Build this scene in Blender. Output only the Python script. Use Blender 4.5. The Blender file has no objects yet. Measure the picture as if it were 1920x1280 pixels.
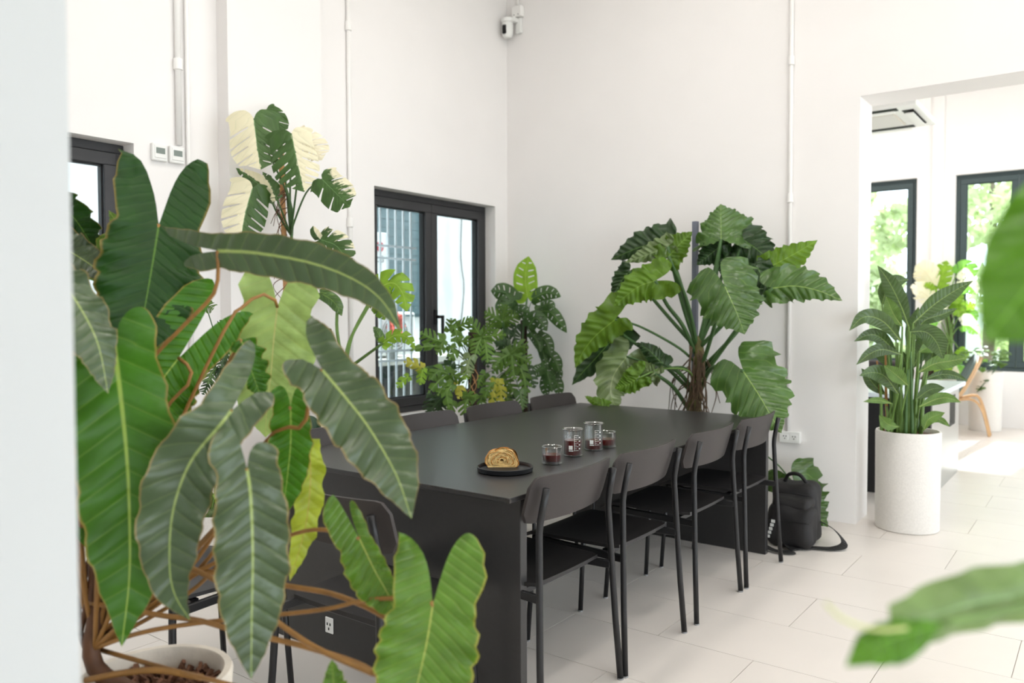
import bpy, bmesh, math, random
import numpy as np
from mathutils import Matrix, Vector
random.seed(7)
RNG = np.random.RandomState(11)
SC = bpy.context.scene
COL = SC.collection
PI = math.pi

# ------------------------------------------------------------------ camera
FPX, YAW, PIT, ROLL, CH = 1503.5, 0.64296, 0.03432, -0.0023, 1.31
_cy, _sy = math.cos(YAW), math.sin(YAW)
CF = np.array([-_sy*math.cos(PIT), _cy*math.cos(PIT), -math.sin(PIT)])
CR = np.array([_cy, _sy, 0.0]); CU = np.cross(CR, CF)
CR, CU = CR*math.cos(ROLL)+CU*math.sin(ROLL), CU*math.cos(ROLL)-CR*math.sin(ROLL)
CO = np.array([0, 0, CH])
cd = bpy.data.cameras.new('camera'); cam = bpy.data.objects.new('camera', cd); COL.objects.link(cam)
cam.matrix_world = Matrix(((CR[0], CU[0], -CF[0], 0), (CR[1], CU[1], -CF[1], 0), (CR[2], CU[2], -CF[2], CH), (0, 0, 0, 1)))
cd.sensor_width = 36; cd.lens = FPX/1920*36; cd.clip_start = 0.05; cd.clip_end = 200
cd.dof.use_dof = True; cd.dof.focus_distance = 3.0; cd.dof.aperture_fstop = 2.4
SC.camera = cam

# ------------------------------------------------------------------ light and exposure
SC.view_settings.view_transform = 'Standard'; SC.view_settings.look = 'None'
SC.view_settings.gamma = 1; SC.view_settings.use_curve_mapping = False
SC.view_settings.exposure = 0.19
w = bpy.data.worlds.new('sky'); SC.world = w; w.use_nodes = True
bgn = w.node_tree.nodes['Background']
bgn.inputs['Color'].default_value = (0.86, 0.94, 1.0, 1); bgn.inputs['Strength'].default_value = 4.0
sl = bpy.data.lights.new('sun', 'SUN'); sl.energy = 10.0; sl.angle = math.radians(1.2); sl.color = (1, .98, .95)
sun = bpy.data.objects.new('sun', sl); COL.objects.link(sun)
sun.rotation_euler = Vector((-0.07, -0.75, -0.66)).to_track_quat('-Z', 'Y').to_euler()

# ------------------------------------------------------------------ pixel helpers (1920x1280)
def ray(px, py): return CF + CR*((px-960)/FPX) - CU*((py-640)/FPX)
def at(px, py, z): return CO + ray(px, py)*z
def fl(px, py, h=0.0): d = ray(px, py); return CO + d*((h-CH)/d[2])
def wx(px, py, X): d = ray(px, py); return CO + d*(X/d[0])
def wy(px, py, Y): d = ray(px, py); return CO + d*(Y/d[1])

# ------------------------------------------------------------------ materials
MATS = {}
def lin(c): return tuple(((v/255)/12.92 if v/255 <= .04045 else ((v/255+.055)/1.055)**2.4) for v in c)
def mat(name, rgb, rough=.5, metal=0, noise=0.0, nscale=8, bump=0.0, bscale=60, spec=.5, coat=0.0, trans=0.0, ior=1.45, emit=0.0, stretch=None):
    if name in MATS: return MATS[name]
    m = bpy.data.materials.new(name); m.use_nodes = True; nt = m.node_tree; b = nt.nodes['Principled BSDF']
    c = lin(rgb)
    b.inputs['Base Color'].default_value = (*c, 1); b.inputs['Roughness'].default_value = rough; b.inputs['Metallic'].default_value = metal
    b.inputs['Specular IOR Level'].default_value = spec; b.inputs['Coat Weight'].default_value = coat
    b.inputs['Transmission Weight'].default_value = trans; b.inputs['IOR'].default_value = ior
    if emit: b.inputs['Emission Color'].default_value = (*c, 1); b.inputs['Emission Strength'].default_value = emit
    tc = nt.nodes.new('ShaderNodeTexCoord'); src = tc.outputs['Object']
    if stretch:
        mp = nt.nodes.new('ShaderNodeMapping'); mp.inputs['Scale'].default_value = stretch
        nt.links.new(src, mp.inputs['Vector']); src = mp.outputs['Vector']
    if noise:
        n = nt.nodes.new('ShaderNodeTexNoise'); n.inputs['Scale'].default_value = nscale; n.inputs['Detail'].default_value = 6
        nt.links.new(src, n.inputs['Vector'])
        mr = nt.nodes.new('ShaderNodeMapRange'); mr.inputs['From Min'].default_value = .3; mr.inputs['From Max'].default_value = .7
        mr.inputs['To Min'].default_value = 1-noise; mr.inputs['To Max'].default_value = 1+noise
        nt.links.new(n.outputs['Fac'], mr.inputs['Value'])
        mx = nt.nodes.new('ShaderNodeVectorMath'); mx.operation = 'SCALE'; mx.inputs[0].default_value = c
        nt.links.new(mr.outputs['Result'], mx.inputs['Scale']); nt.links.new(mx.outputs['Vector'], b.inputs['Base Color'])
    if bump:
        n2 = nt.nodes.new('ShaderNodeTexNoise'); n2.inputs['Scale'].default_value = bscale; n2.inputs['Detail'].default_value = 4
        nt.links.new(src, n2.inputs['Vector'])
        bp = nt.nodes.new('ShaderNodeBump'); bp.inputs['Strength'].default_value = bump; bp.inputs['Distance'].default_value = .01
        nt.links.new(n2.outputs['Fac'], bp.inputs['Height']); nt.links.new(bp.outputs['Normal'], b.inputs['Normal'])
    MATS[name] = m; return m

def glassmat(name, tint=(1, 1, 1), refl=.08, rough=0.0):
    m = bpy.data.materials.new(name); m.use_nodes = True; nt = m.node_tree; nt.nodes.clear()
    o = nt.nodes.new('ShaderNodeOutputMaterial'); mx = nt.nodes.new('ShaderNodeMixShader')
    t = nt.nodes.new('ShaderNodeBsdfTransparent'); t.inputs['Color'].default_value = (*tint, 1)
    g = nt.nodes.new('ShaderNodeBsdfGlossy'); g.inputs['Roughness'].default_value = rough
    lw = nt.nodes.new('ShaderNodeLayerWeight'); lw.inputs['Blend'].default_value = .25
    mr = nt.nodes.new('ShaderNodeMapRange'); mr.inputs['To Min'].default_value = refl*.5; mr.inputs['To Max'].default_value = min(1, refl*6)
    nt.links.new(lw.outputs['Facing'], mr.inputs['Value']); nt.links.new(mr.outputs['Result'], mx.inputs['Fac'])
    nt.links.new(t.outputs[0], mx.inputs[1]); nt.links.new(g.outputs[0], mx.inputs[2]); nt.links.new(mx.outputs[0], o.inputs['Surface'])
    MATS[name] = m; return m

def leafmat(name, rgb, vein=(150, 175, 90), rgb2=None, edge=None, rough=.38, transl=.22, nveins=11, varieg=None, vstr=.55, sheen=.5, vbias=0.0):
    """leaf: UV = (x/L, y/L) in the leaf's own flat coordinates"""
    m = bpy.data.materials.new(name); m.use_nodes = True; nt = m.node_tree; L = nt.links
    b = nt.nodes['Principled BSDF']; out = nt.nodes['Material Output']
    def N(t, **k):
        n = nt.nodes.new(t)
        for a, v in k.items(): setattr(n, a, v)
        return n
    def M(op, a, bb=None, c=None):
        n = N('ShaderNodeMath', operation=op)
        for i, v in enumerate((a, bb, c)):
            if v is None: continue
            if isinstance(v, (int, float)): n.inputs[i].default_value = v
            else: L.new(v, n.inputs[i])
        return n.outputs[0]
    uv = N('ShaderNodeUVMap'); sp = N('ShaderNodeSeparateXYZ'); L.new(uv.outputs[0], sp.inputs[0])
    x, y = sp.outputs[0], sp.outputs[1]; ax = M('ABSOLUTE', x)
    oi = N('ShaderNodeObjectInfo'); rnd = oi.outputs['Random']
    nz = N('ShaderNodeTexNoise'); nz.inputs['Scale'].default_value = 5; nz.inputs['Detail'].default_value = 5
    vm = N('ShaderNodeVectorMath', operation='ADD'); L.new(uv.outputs[0], vm.inputs[0])
    cmb = N('ShaderNodeCombineXYZ'); L.new(M('MULTIPLY', rnd, 37.0), cmb.inputs[0]); L.new(M('MULTIPLY', rnd, 11.0), cmb.inputs[2])
    L.new(cmb.outputs[0], vm.inputs[1]); L.new(vm.outputs[0], nz.inputs['Vector'])
    # base colour with mottling
    c1 = N('ShaderNodeMix', data_type='RGBA'); c1.inputs[6].default_value = (*lin(rgb), 1)
    r2 = rgb2 or tuple(min(255, int(v*1.28+6)) for v in rgb); c1.inputs[7].default_value = (*lin(r2), 1)
    mr = N('ShaderNodeMapRange'); mr.inputs['From Min'].default_value = .35; mr.inputs['From Max'].default_value = .68
    L.new(nz.outputs['Fac'], mr.inputs['Value'])
    L.new(M('MULTIPLY', M('ADD', mr.outputs[0], M('MULTIPLY', rnd, .8)), .55), c1.inputs[0])
    col = c1.outputs[2]
    if varieg:   # cream sectors
        n3 = N('ShaderNodeTexNoise'); n3.inputs['Scale'].default_value = 4; n3.inputs['Detail'].default_value = 8; n3.inputs['Roughness'].default_value = .7
        st = N('ShaderNodeMapping'); st.inputs['Scale'].default_value = (.7, 2.2, 1); L.new(vm.outputs[0], st.inputs['Vector']); L.new(st.outputs[0], n3.inputs['Vector'])
        at_ = N('ShaderNodeAttribute', attribute_type='OBJECT', attribute_name='["cream_side"]')
        v = M('SUBTRACT', M('ADD', M('MULTIPLY', M('MULTIPLY', x, at_.outputs['Fac']), 5.0), M('MULTIPLY', M('SUBTRACT', n3.outputs['Fac'], .5), 2.2)), vbias)
        s = N('ShaderNodeMapRange'); s.inputs['From Min'].default_value = .0; s.inputs['From Max'].default_value = .12; L.new(v, s.inputs['Value'])
        cv = N('ShaderNodeMix', data_type='RGBA'); L.new(s.outputs[0], cv.inputs[0]); L.new(col, cv.inputs[6]); cv.inputs[7].default_value = (*lin(varieg), 1)
        col = cv.outputs[2]
    # veins
    ph = M('MULTIPLY', M('SUBTRACT', y, M('MULTIPLY', ax, .55)), float(nveins))
    tri = M('ABSOLUTE', M('SUBTRACT', M('FRACT', ph), .5))          # 0 at the vein
    vs = N('ShaderNodeMapRange'); vs.inputs['From Min'].default_value = .0; vs.inputs['From Max'].default_value = .07; vs.inputs['To Min'].default_value = vstr*.55; vs.inputs['To Max'].default_value = 0
    L.new(tri, vs.inputs['Value'])
    ms = N('ShaderNodeMapRange'); ms.inputs['From Min'].default_value = .0035; ms.inputs['From Max'].default_value = .0085; ms.inputs['To Min'].default_value = 1; ms.inputs['To Max'].default_value = 0
    L.new(M('ADD', M('DIVIDE', ax, M('SUBTRACT', 1.25, y)), M('MULTIPLY', M('LESS_THAN', y, 0.0), 1.0)), ms.inputs['Value'])
    vmask = M('MAXIMUM', vs.outputs[0], ms.outputs[0])
    c2 = N('ShaderNodeMix', data_type='RGBA'); L.new(vmask, c2.inputs[0]); L.new(col, c2.inputs[6]); c2.inputs[7].default_value = (*lin(vein), 1)
    col = c2.outputs[2]
    if edge:
        ea = N('ShaderNodeAttribute', attribute_name='edge'); er = N('ShaderNodeMapRange'); er.inputs['From Min'].default_value = .93; er.inputs['From Max'].default_value = .99
        L.new(ea.outputs['Fac'], er.inputs['Value'])
        c3 = N('ShaderNodeMix', data_type='RGBA'); L.new(er.outputs[0], c3.inputs[0]); L.new(col, c3.inputs[6]); c3.inputs[7].default_value = (*lin(edge), 1)
        col = c3.outputs[2]
    L.new(col, b.inputs['Base Color']); b.inputs['Roughness'].default_value = rough; b.inputs['Specular IOR Level'].default_value = sheen
    bp = N('ShaderNodeBump'); bp.inputs['Strength'].default_value = .6; bp.inputs['Distance'].default_value = .005
    L.new(M('ADD', M('MULTIPLY', M('MINIMUM', tri, .25), 2.0), M('MULTIPLY', nz.outputs['Fac'], .6)), bp.inputs['Height']); L.new(bp.outputs[0], b.inputs['Normal'])
    tr = N('ShaderNodeBsdfTranslucent'); hs = N('ShaderNodeHueSaturation'); hs.inputs['Saturation'].default_value = 1.0; hs.inputs['Value'].default_value = 1.3
    hs.inputs['Hue'].default_value = .49; L.new(col, hs.inputs['Color']); L.new(hs.outputs[0], tr.inputs['Color'])
    mx = N('ShaderNodeMixShader'); mx.inputs[0].default_value = transl; L.new(b.outputs[0], mx.inputs[1]); L.new(tr.outputs[0], mx.inputs[2])
    L.new(mx.outputs[0], out.inputs['Surface'])
    MATS[name] = m; return m

WALL = mat('wall_paint', (239, 236, 234), .75, noise=.012, nscale=2.5, bump=.04, bscale=90)
WALLC = mat('pillar_paint', (222, 226, 227), .75, noise=.012, nscale=2.5, bump=.04, bscale=90)
CEIL = mat('ceiling_paint', (240, 239, 236), .8, noise=.01)
TILE = mat('floor_tile', (226, 219, 212), .32, noise=.02, nscale=3, bump=.015, bscale=40)
GROUT = mat('floor_grout', (190, 182, 174), .8, noise=.05, nscale=30)
FRAME = mat('charcoal_aluminium', (52, 52, 54), .42, noise=.05, nscale=40, stretch=(1, 1, 12))
FRAME2 = mat('slate_aluminium', (62, 76, 78), .42, noise=.05, nscale=40)
GASKET = mat('black_rubber', (14, 14, 16), .5, noise=.05)
BLACKTOP = mat('black_laminate', (49, 48, 48), .33, noise=.06, nscale=60, bump=.02, bscale=200)
RAW = mat('chipped_edge', (60, 57, 54), .7, noise=.5, nscale=120)
CHAIRW = mat('charcoal_plywood', (54, 49, 48), .5, noise=.07, nscale=50, stretch=(1, 1, 10))
SEATM = mat('black_seat_ply', (30, 28, 29), .48, noise=.06, nscale=50)
METALB = mat('black_powder_coat', (26, 26, 28), .4, noise=.04)
RUBBER = mat('grey_foot', (150, 150, 150), .6, noise=.05)
WHITEP = mat('white_plastic', (236, 236, 233), .4, noise=.01)
PVC = mat('white_conduit', (243, 241, 238), .5, noise=.015)
DARKHOLE = mat('dark_slot', (25, 25, 25), .6, noise=.05)
LCD = mat('lcd_grey', (128, 138, 132), .3, noise=.04)
SOIL = mat('bark_chips', (112, 76, 56), .85, noise=.5, nscale=45, bump=.9, bscale=60)
POTW = mat('speckled_white_concrete', (226, 222, 216), .7, noise=.05, nscale=110, bump=.12, bscale=120)
POTC = mat('cream_clay', (214, 205, 192), .75, noise=.09, nscale=14, bump=.15, bscale=60)
TRUNK = mat('green_brown_trunk', (104, 100, 56), .7, noise=.35, nscale=18, bump=.6, bscale=30)
ROOTM = mat('aerial_root', (94, 76, 58), .75, noise=.3, nscale=30)
MOSS = mat('dark_moss', (52, 40, 30), .95, noise=.5, nscale=40, bump=1.0, bscale=70)
STAKE = mat('orange_stake', (190, 140, 92), .6, noise=.18, nscale=25)
STAKEG = mat('slate_pole', (112, 116, 130), .55, noise=.05)
BAGM = mat('black_nylon', (28, 26, 27), .65, noise=.12, nscale=120, bump=.25, bscale=260)
BAGM2 = mat('black_webbing', (20, 19, 20), .6, noise=.12, nscale=160, bump=.3, bscale=200)
WOOD = mat('light_oak', (206, 168, 124), .5, noise=.15, nscale=14, stretch=(1, 1, .2))
STEEL = mat('brushed_steel', (178, 178, 174), .32, metal=.85, noise=.06, nscale=20, stretch=(6, 30, .6))
GREENUP = mat('grey_green_upholstery', (84, 98, 92), .7, noise=.06, nscale=60)
STEMB = mat('orange_brown_petiole', (148, 106, 54), .5, noise=.22, nscale=18)
STEMD = mat('dark_brown_petiole', (92, 58, 34), .55, noise=.25, nscale=18)
STEMG = mat('green_petiole', (104, 136, 66), .5, noise=.16, nscale=20)
STEMDG = mat('dark_green_petiole', (66, 98, 52), .5, noise=.16, nscale=20)
PLATEM = mat('black_stoneware', (24, 26, 30), .45, noise=.08, nscale=50)
CRUST = mat('golden_crust', (204, 138, 62), .55, noise=.28, nscale=28, bump=.5, bscale=60, stretch=(1, 1, 3))
CRUMB = mat('pastry_crumb', (236, 204, 140), .7, noise=.2, nscale=60, bump=.7, bscale=120)
TEA = mat('red_tea', (98, 16, 13), .1, noise=.05, spec=.6)
WPRINT = mat('white_print', (228, 228, 224), .5, noise=.01)
REDM = mat('coral_petal', (236, 92, 74), .6, noise=.12, nscale=20)
CONDW = mat('condenser_white', (228, 232, 230), .45, noise=.03)
BARW = mat('white_bar', (236, 240, 242), .45, noise=.03)
OUTWALL = mat('weathered_white_wall', (232, 236, 236), .85, noise=.12, nscale=2.2, bump=.2, bscale=20)
BRICKG = mat('grey_block', (150, 152, 148), .85, noise=.2, nscale=12)
TEALW = mat('teal_shutter', (82, 108, 114), .6, noise=.06)
GROUND = mat('outdoor_paving', (160, 160, 152), .9, noise=.15, nscale=3)
GLASSW = glassmat('window_glass', (.93, .98, 1.0), .06)
RIMG = glassmat('rim_glass', (.93, .95, .95), .3)
GLASSC = glassmat('clear_glass', (.97, .98, .98), .14)

# ------------------------------------------------------------------ object helpers
def tag(o, label=None, cat=None, group=None, kind=None):
    if label: o['label'] = label
    if cat: o['category'] = cat
    if group: o['group'] = group
    if kind: o['kind'] = kind
    return o
def thing(name, loc, label, cat, group=None, rz=0.0):
    o = bpy.data.objects.new(name, None); COL.objects.link(o); o.empty_display_size = .1
    o.location = [float(v) for v in loc]; o.rotation_euler = (0, 0, rz)
    return tag(o, label, cat, group)
def wloc(o):
    p = np.zeros(3)
    while o is not None: p = p + np.array(o.location); o = o.parent
    return p
def link(name, me, m=None, parent=None, smooth=False):
    o = bpy.data.objects.new(name, me); COL.objects.link(o)
    if m is not None: me.materials.append(m)
    if parent is not None: o.parent = parent
    if smooth:
        me.polygons.foreach_set('use_smooth', [True]*len(me.polygons))
    return o
def raw(name, V, Fc, m, parent=None, smooth=False, world=False):
    me = bpy.data.meshes.new(name)
    V = np.asarray(V, float)
    if world and parent is not None: V = V - wloc(parent)
    me.from_pydata([tuple(v) for v in V], [], [tuple(int(i) for i in f) for f in Fc]); me.update()
    return link(name, me, m, parent, smooth)
def bm_obj(name, bm, m, parent=None, smooth=False):
    me = bpy.data.meshes.new(name); bm.to_mesh(me); bm.free(); return link(name, me, m, parent, smooth)
def bx(bm, x0, x1, y0, y1, z0, z1, bev=0.0, seg=2):
    r = bmesh.ops.create_cube(bm, size=1)
    for v in r['verts']:
        v.co.x = x0 if v.co.x < 0 else x1; v.co.y = y0 if v.co.y < 0 else y1; v.co.z = z0 if v.co.z < 0 else z1
    if bev:
        es = list({e for v in r['verts'] for e in v.link_edges})
        bmesh.ops.bevel(bm, geom=es, offset=bev, segments=seg, affect='EDGES', profile=.5)
def box(name, x0, x1, y0, y1, z0, z1, m, parent=None, bev=0.0, seg=2):
    bm = bmesh.new(); bx(bm, x0, x1, y0, y1, z0, z1, bev, seg); return bm_obj(name, bm, m, parent)
def lathe(name, prof, m, parent=None, n=40, cap=True, loc=(0, 0, 0)):
    """prof: [(r,z)...]; closed rings"""
    V, Fc = [], []
    for r, z in prof:
        for i in range(n):
            a = 2*PI*i/n; V.append((loc[0]+r*math.cos(a), loc[1]+r*math.sin(a), loc[2]+z))
    for k in range(len(prof)-1):
        for i in range(n):
            j = (i+1) % n; Fc.append((k*n+i, k*n+j, (k+1)*n+j, (k+1)*n+i))
    if cap:
        Fc.append(tuple(reversed(range(n)))); Fc.append(tuple((len(prof)-1)*n+i for i in range(n)))
    o = raw(name, V, Fc, m, parent, True)
    o.data.set_sharp_from_angle(angle=math.radians(40)) if hasattr(o.data, 'set_sharp_from_angle') else None
    return o
def crom(P, n):
    """Catmull-Rom through P, n samples"""
    P = np.asarray(P, float)
    if len(P) == 2: t = np.linspace(0, 1, n)[:, None]; return P[0]*(1-t)+P[1]*t
    Q = np.vstack([2*P[0]-P[1], P, 2*P[-1]-P[-2]])
    ln = np.linalg.norm(np.diff(P, axis=0), axis=1)+1e-9; cum = np.r_[0, np.cumsum(ln)]
    s = np.linspace(0, cum[-1], n); out = []
    for v in s:
        k = min(max(int(np.searchsorted(cum, v, 'right')-1), 0), len(P)-2); t = (v-cum[k])/ln[k]
        p0, p1, p2, p3 = Q[k], Q[k+1], Q[k+2], Q[k+3]
        out.append(.5*((2*p1)+(-p0+p2)*t+(2*p0-5*p1+4*p2-p3)*t*t+(-p0+3*p1-3*p2+p3)*t**3))
    return np.array(out)
def tubegeo(P, r, sides=7, n=None, r1=None):
    P = crom(P, n or max(6, 5*(len(P)-1)+1)) if n != 0 else np.asarray(P, float)
    N = len(P); T = np.gradient(P, axis=0); T /= np.linalg.norm(T, axis=1)[:, None]+1e-12
    u = np.cross(T[0], [0, 0, 1.0]); 
    if np.linalg.norm(u) < .05: u = np.cross(T[0], [1.0, 0, 0])
    u /= np.linalg.norm(u); V = []
    for i in range(N):
        u = u - T[i]*(u@T[i]); u /= np.linalg.norm(u)+1e-12; v = np.cross(T[i], u)
        rr = r if r1 is None else r+(r1-r)*i/(N-1)
        for k in range(sides):
            a = 2*PI*k/sides; V.append(P[i]+rr*(math.cos(a)*u+math.sin(a)*v))
    Fc = [(i*sides+k, i*sides+(k+1) % sides, (i+1)*sides+(k+1) % sides, (i+1)*sides+k) for i in range(N-1) for k in range(sides)]
    Fc.append(tuple(reversed(range(sides)))); Fc.append(tuple((N-1)*sides+k for k in range(sides)))
    return V, Fc
def tube(name, P, r, m, parent=None, sides=7, n=None, r1=None, world=False):
    V, Fc = tubegeo(P, r, sides, n, r1); return raw(name, V, Fc, m, parent, True, world)
def tubes(name, PL, r, m, parent=None, sides=5, world=True):
    V, Fc = [], []
    for P in PL:
        a, b = tubegeo(P, r, sides, None, r*.6); o = len(V); V += list(a); Fc += [tuple(i+o for i in f) for f in b]
    return raw(name, V, Fc, m, parent, True, world)
def kids(o): return [c for c in bpy.data.objects if c.parent == o]
def copy_tree(o, loc, rz, label, group=None):
    c = o.copy(); COL.objects.link(c); c.location = loc; c.rotation_euler = (0, 0, rz); tag(c, label, None, group)
    for ch in kids(o):
        d = ch.copy(); COL.objects.link(d); d.parent = c
        for g in kids(ch):
            e = g.copy(); COL.objects.link(e); e.parent = d
    return c
def text_mesh(name, s, size, m, parent, loc, rot, depth=.001):
    cu = bpy.data.curves.new(name, 'FONT'); cu.body = s; cu.size = size; cu.extrude = depth; cu.align_x = 'CENTER'; cu.align_y = 'CENTER'
    t = bpy.data.objects.new('tmp', cu); COL.objects.link(t)
    dg = bpy.context.evaluated_depsgraph_get(); me = bpy.data.meshes.new_from_object(t.evaluated_get(dg))
    bpy.data.objects.remove(t)
    o = link(name, me, m, parent); o.location = loc; o.rotation_euler = rot; return o

# ------------------------------------------------------------------ leaves
PROF = {
    'strap': [(0, .8), (.12, .93), (.3, 1), (.5, .95), (.68, .78), (.82, .52), (.93, .22), (1, 0)],
    'lance': [(0, .04), (.1, .35), (.25, .75), (.42, 1), (.6, .95), (.76, .68), (.9, .3), (1, 0)],
    'heart': [(0, 1), (.15, 1), (.35, .88), (.58, .62), (.78, .36), (.92, .14), (1, 0)],
    'oval':  [(0, .9), (.2, 1), (.45, .97), (.68, .76), (.85, .45), (.95, .2), (1, 0)],
}
def pint(pts, v):
    xs = np.array([p[0] for p in pts]); ys = np.array([p[1] for p in pts]); g = np.linspace(0, 1, 101); w = np.interp(g, xs, ys)
    k = np.hanning(15); k /= k.sum(); wp = np.r_[[w[0]]*7, w, -w[-2:-9:-1]*1.0]; w2 = np.convolve(wp, k, 'valid'); w2[-1] = 0
    return np.interp(v, g, w2)
def leaf(parent, pts, W, m, prof='strap', lobe=0.0, x1=.55, roll=0.0, up=None, cup=.12, curl=.0, und=.0, ufreq=5, quilt=.0, nq=11,
         slits=None, slit_depth=.4, slit_hw=.012, margin=0.0, mfreq=9, sweep=.25, holes=False, rows=34, cols=5, lobedrop=0.0, cream=0.0, pet=None, petr=.006, petm=None, name='leaf', seed=None):
    """midrib pts (world), half width W (m or (left,right)), returns the blade; pet = petiole polyline (world)"""
    rs = np.random.RandomState(seed if seed is not None else RNG.randint(1 << 30))
    C = crom(pts, 40); d = np.r_[0, np.cumsum(np.linalg.norm(np.diff(C, axis=0), axis=1))]; Ln = d[-1]
    T = np.gradient(C, axis=0); T /= np.linalg.norm(T, axis=1)[:, None]
    mid = C[len(C)//3]; nv = (CO-mid) if up is None else np.asarray(up, float); nv = nv/np.linalg.norm(nv)
    S = np.cross(T, nv); S /= np.linalg.norm(S, axis=1)[:, None]; Nn = np.cross(S, T)
    a = math.radians(roll); S, Nn = S*math.cos(a)+Nn*math.sin(a), Nn*math.cos(a)-S*math.sin(a)
    Ws = W if isinstance(W, (tuple, list)) else (W, W); lobes = lobe if isinstance(lobe, (tuple, list)) else (lobe, lobe); x1s = x1 if isinstance(x1, (tuple, list)) else (x1, x1)
    V, U, E, Fc = [], [], [], []
    for si, sg in enumerate((1, -1)):
        Wd, lb, xx = Ws[si], lobes[si], x1s[si]
        v = np.linspace(0, 1, rows); mult = np.ones(rows); isl = np.zeros(rows, bool)
        if slits:
            sl = list(np.linspace(.1, .82, slits)+rs.uniform(-.02, .02, slits)); add, am = [], []
            for c in sl:
                dp = slit_depth*rs.uniform(.75, 1.25); hw = slit_hw*rs.uniform(.8, 1.3)
                keep = (v < c-hw) | (v > c+hw); v, mult, isl = v[keep], mult[keep], isl[keep]
                add += [(c-hw, 1, 0), (c-hw*.45, dp, 1), (c+hw*.45, dp, 1), (c+hw, 1, 0)]
            vv = np.r_[v, [q[0] for q in add]]; mm = np.r_[mult, [q[1] for q in add]]; ii = np.r_[isl, [bool(q[2]) for q in add]]
            o = np.argsort(vv); v, mult, isl = vv[o], mm[o], ii[o].astype(bool)
        ow = pint(PROF[prof], v)*Wd; iw = np.zeros_like(v); y = v*Ln
        if lb > 0:
            q = np.array([1, .985, .94, .86, .74, .6, .44, .26, .06]); w0 = ow[0]; xl = xx*Wd
            rd_ = np.sqrt(np.clip(1-q**3.6, 0, 1)); lo = xl+(w0-xl)*rd_+.16*w0*np.sin(PI*q); li = xl*(.34*q**.9+.66*(1-rd_)); li[0] = lo[0] = xl
            ow = np.r_[lo, ow]; iw = np.r_[li, iw]; y = np.r_[-q*lb, y]; mult = np.r_[np.ones(9), mult]; isl = np.r_[np.zeros(9, bool), isl]
        ph = rs.uniform(0, 6.28, 4)
        if margin:
            mg = 1+margin*(np.sin(y/Ln*mfreq*2*PI+ph[0])+.35*np.sin(y/Ln*mfreq*4.3*PI+ph[1])); ow = iw+(ow-iw)*mg
        full = iw+(ow-iw); ow = iw+(ow-iw)*mult
        A = np.linspace(0, 1, cols); base = len(V)
        for i in range(len(y)):
            for aa in A:
                xv = iw[i]+(ow[i]-iw[i])*aa
                if holes and isl[i]: xv = iw[i]+(full[i]-iw[i])*aa
                fr = xv/max(Wd, 1e-6); ys = y[i]+sweep*xv*(1 if y[i] >= 0 else 0.0)*min(1, (Ln-y[i])/(.3*Ln)+.0)
                yc = min(max(ys, 0), Ln); k = np.interp(yc, d, np.arange(40)); k0 = min(int(k), 38); f = k-k0
                p = C[k0]*(1-f)+C[k0+1]*f; t = T[k0]*(1-f)+T[k0+1]*f; s = S[k0]*(1-f)+S[k0+1]*f; nn = Nn[k0]*(1-f)+Nn[k0+1]*f
                if ys < 0: p = p+t*ys-nn*(lobedrop*ys*ys/max(Ln, .01))
                elif ys > Ln: p = p+t*(ys-Ln)
                h = cup*xv-curl*xv*xv/max(Wd, .01)
                if und: h += und*fr*fr*math.sin(y[i]/Ln*ufreq*2*PI+ph[2]+si*1.3)
                if quilt: h += quilt*min(1, fr*4)*(1-.3*fr)*math.cos((y[i]/Ln-.55*xv/Ln)*nq*2*PI)
                V.append(p+s*(sg*xv)+nn*h); U.append((sg*xv/Ln, y[i]/Ln)); E.append(aa if not isl[i] else 0)
        for i in range(len(y)-1):
            for c in range(cols-1):
                if holes and (isl[i] and isl[i+1]) and 1 <= c < cols-2: continue
                q = (base+i*cols+c, base+i*cols+c+1, base+(i+1)*cols+c+1, base+(i+1)*cols+c)
                Fc.append(q if sg > 0 else q[::-1])
    V = np.array(V); me = bpy.data.meshes.new(name); V2 = V-wloc(parent)
    me.from_pydata([tuple(p) for p in V2], [], Fc); me.update()
    uvl = me.uv_layers.new(name='UVMap'); li = np.zeros(len(me.loops), int); me.loops.foreach_get('vertex_index', li)
    uvl.data.foreach_set('uv', np.array(U)[li].ravel())
    ea = me.attributes.new('edge', 'FLOAT', 'POINT'); ea.data.foreach_set('value', np.array(E, float))
    bm = bmesh.new(); bm.from_mesh(me); bmesh.ops.remove_doubles(bm, verts=bm.verts, dist=1e-5); bm.to_mesh(me); bm.free()
    o = link(name, me, m, parent, True)
    if cream: o['cream_side'] = float(cream)
    if pet is not None:
        pv, pf = tubegeo(list(pet), petr, 6, None, petr*.75); raw('petiole', np.array(pv)-wloc(parent), pf, petm or STEMG, o, True)
    return o
def px(pts, z, z1=None):
    """pixel polyline -> world points; depth linearly from z to z1 unless a third value is given"""
    n = len(pts); z1 = z if z1 is None else z1
    return [at(p[0], p[1], p[2] if len(p) > 2 else z+(z1-z)*i/max(1, n-1)) for i, p in enumerate(pts)]
def pm(npx, z): return npx/FPX*z
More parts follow.
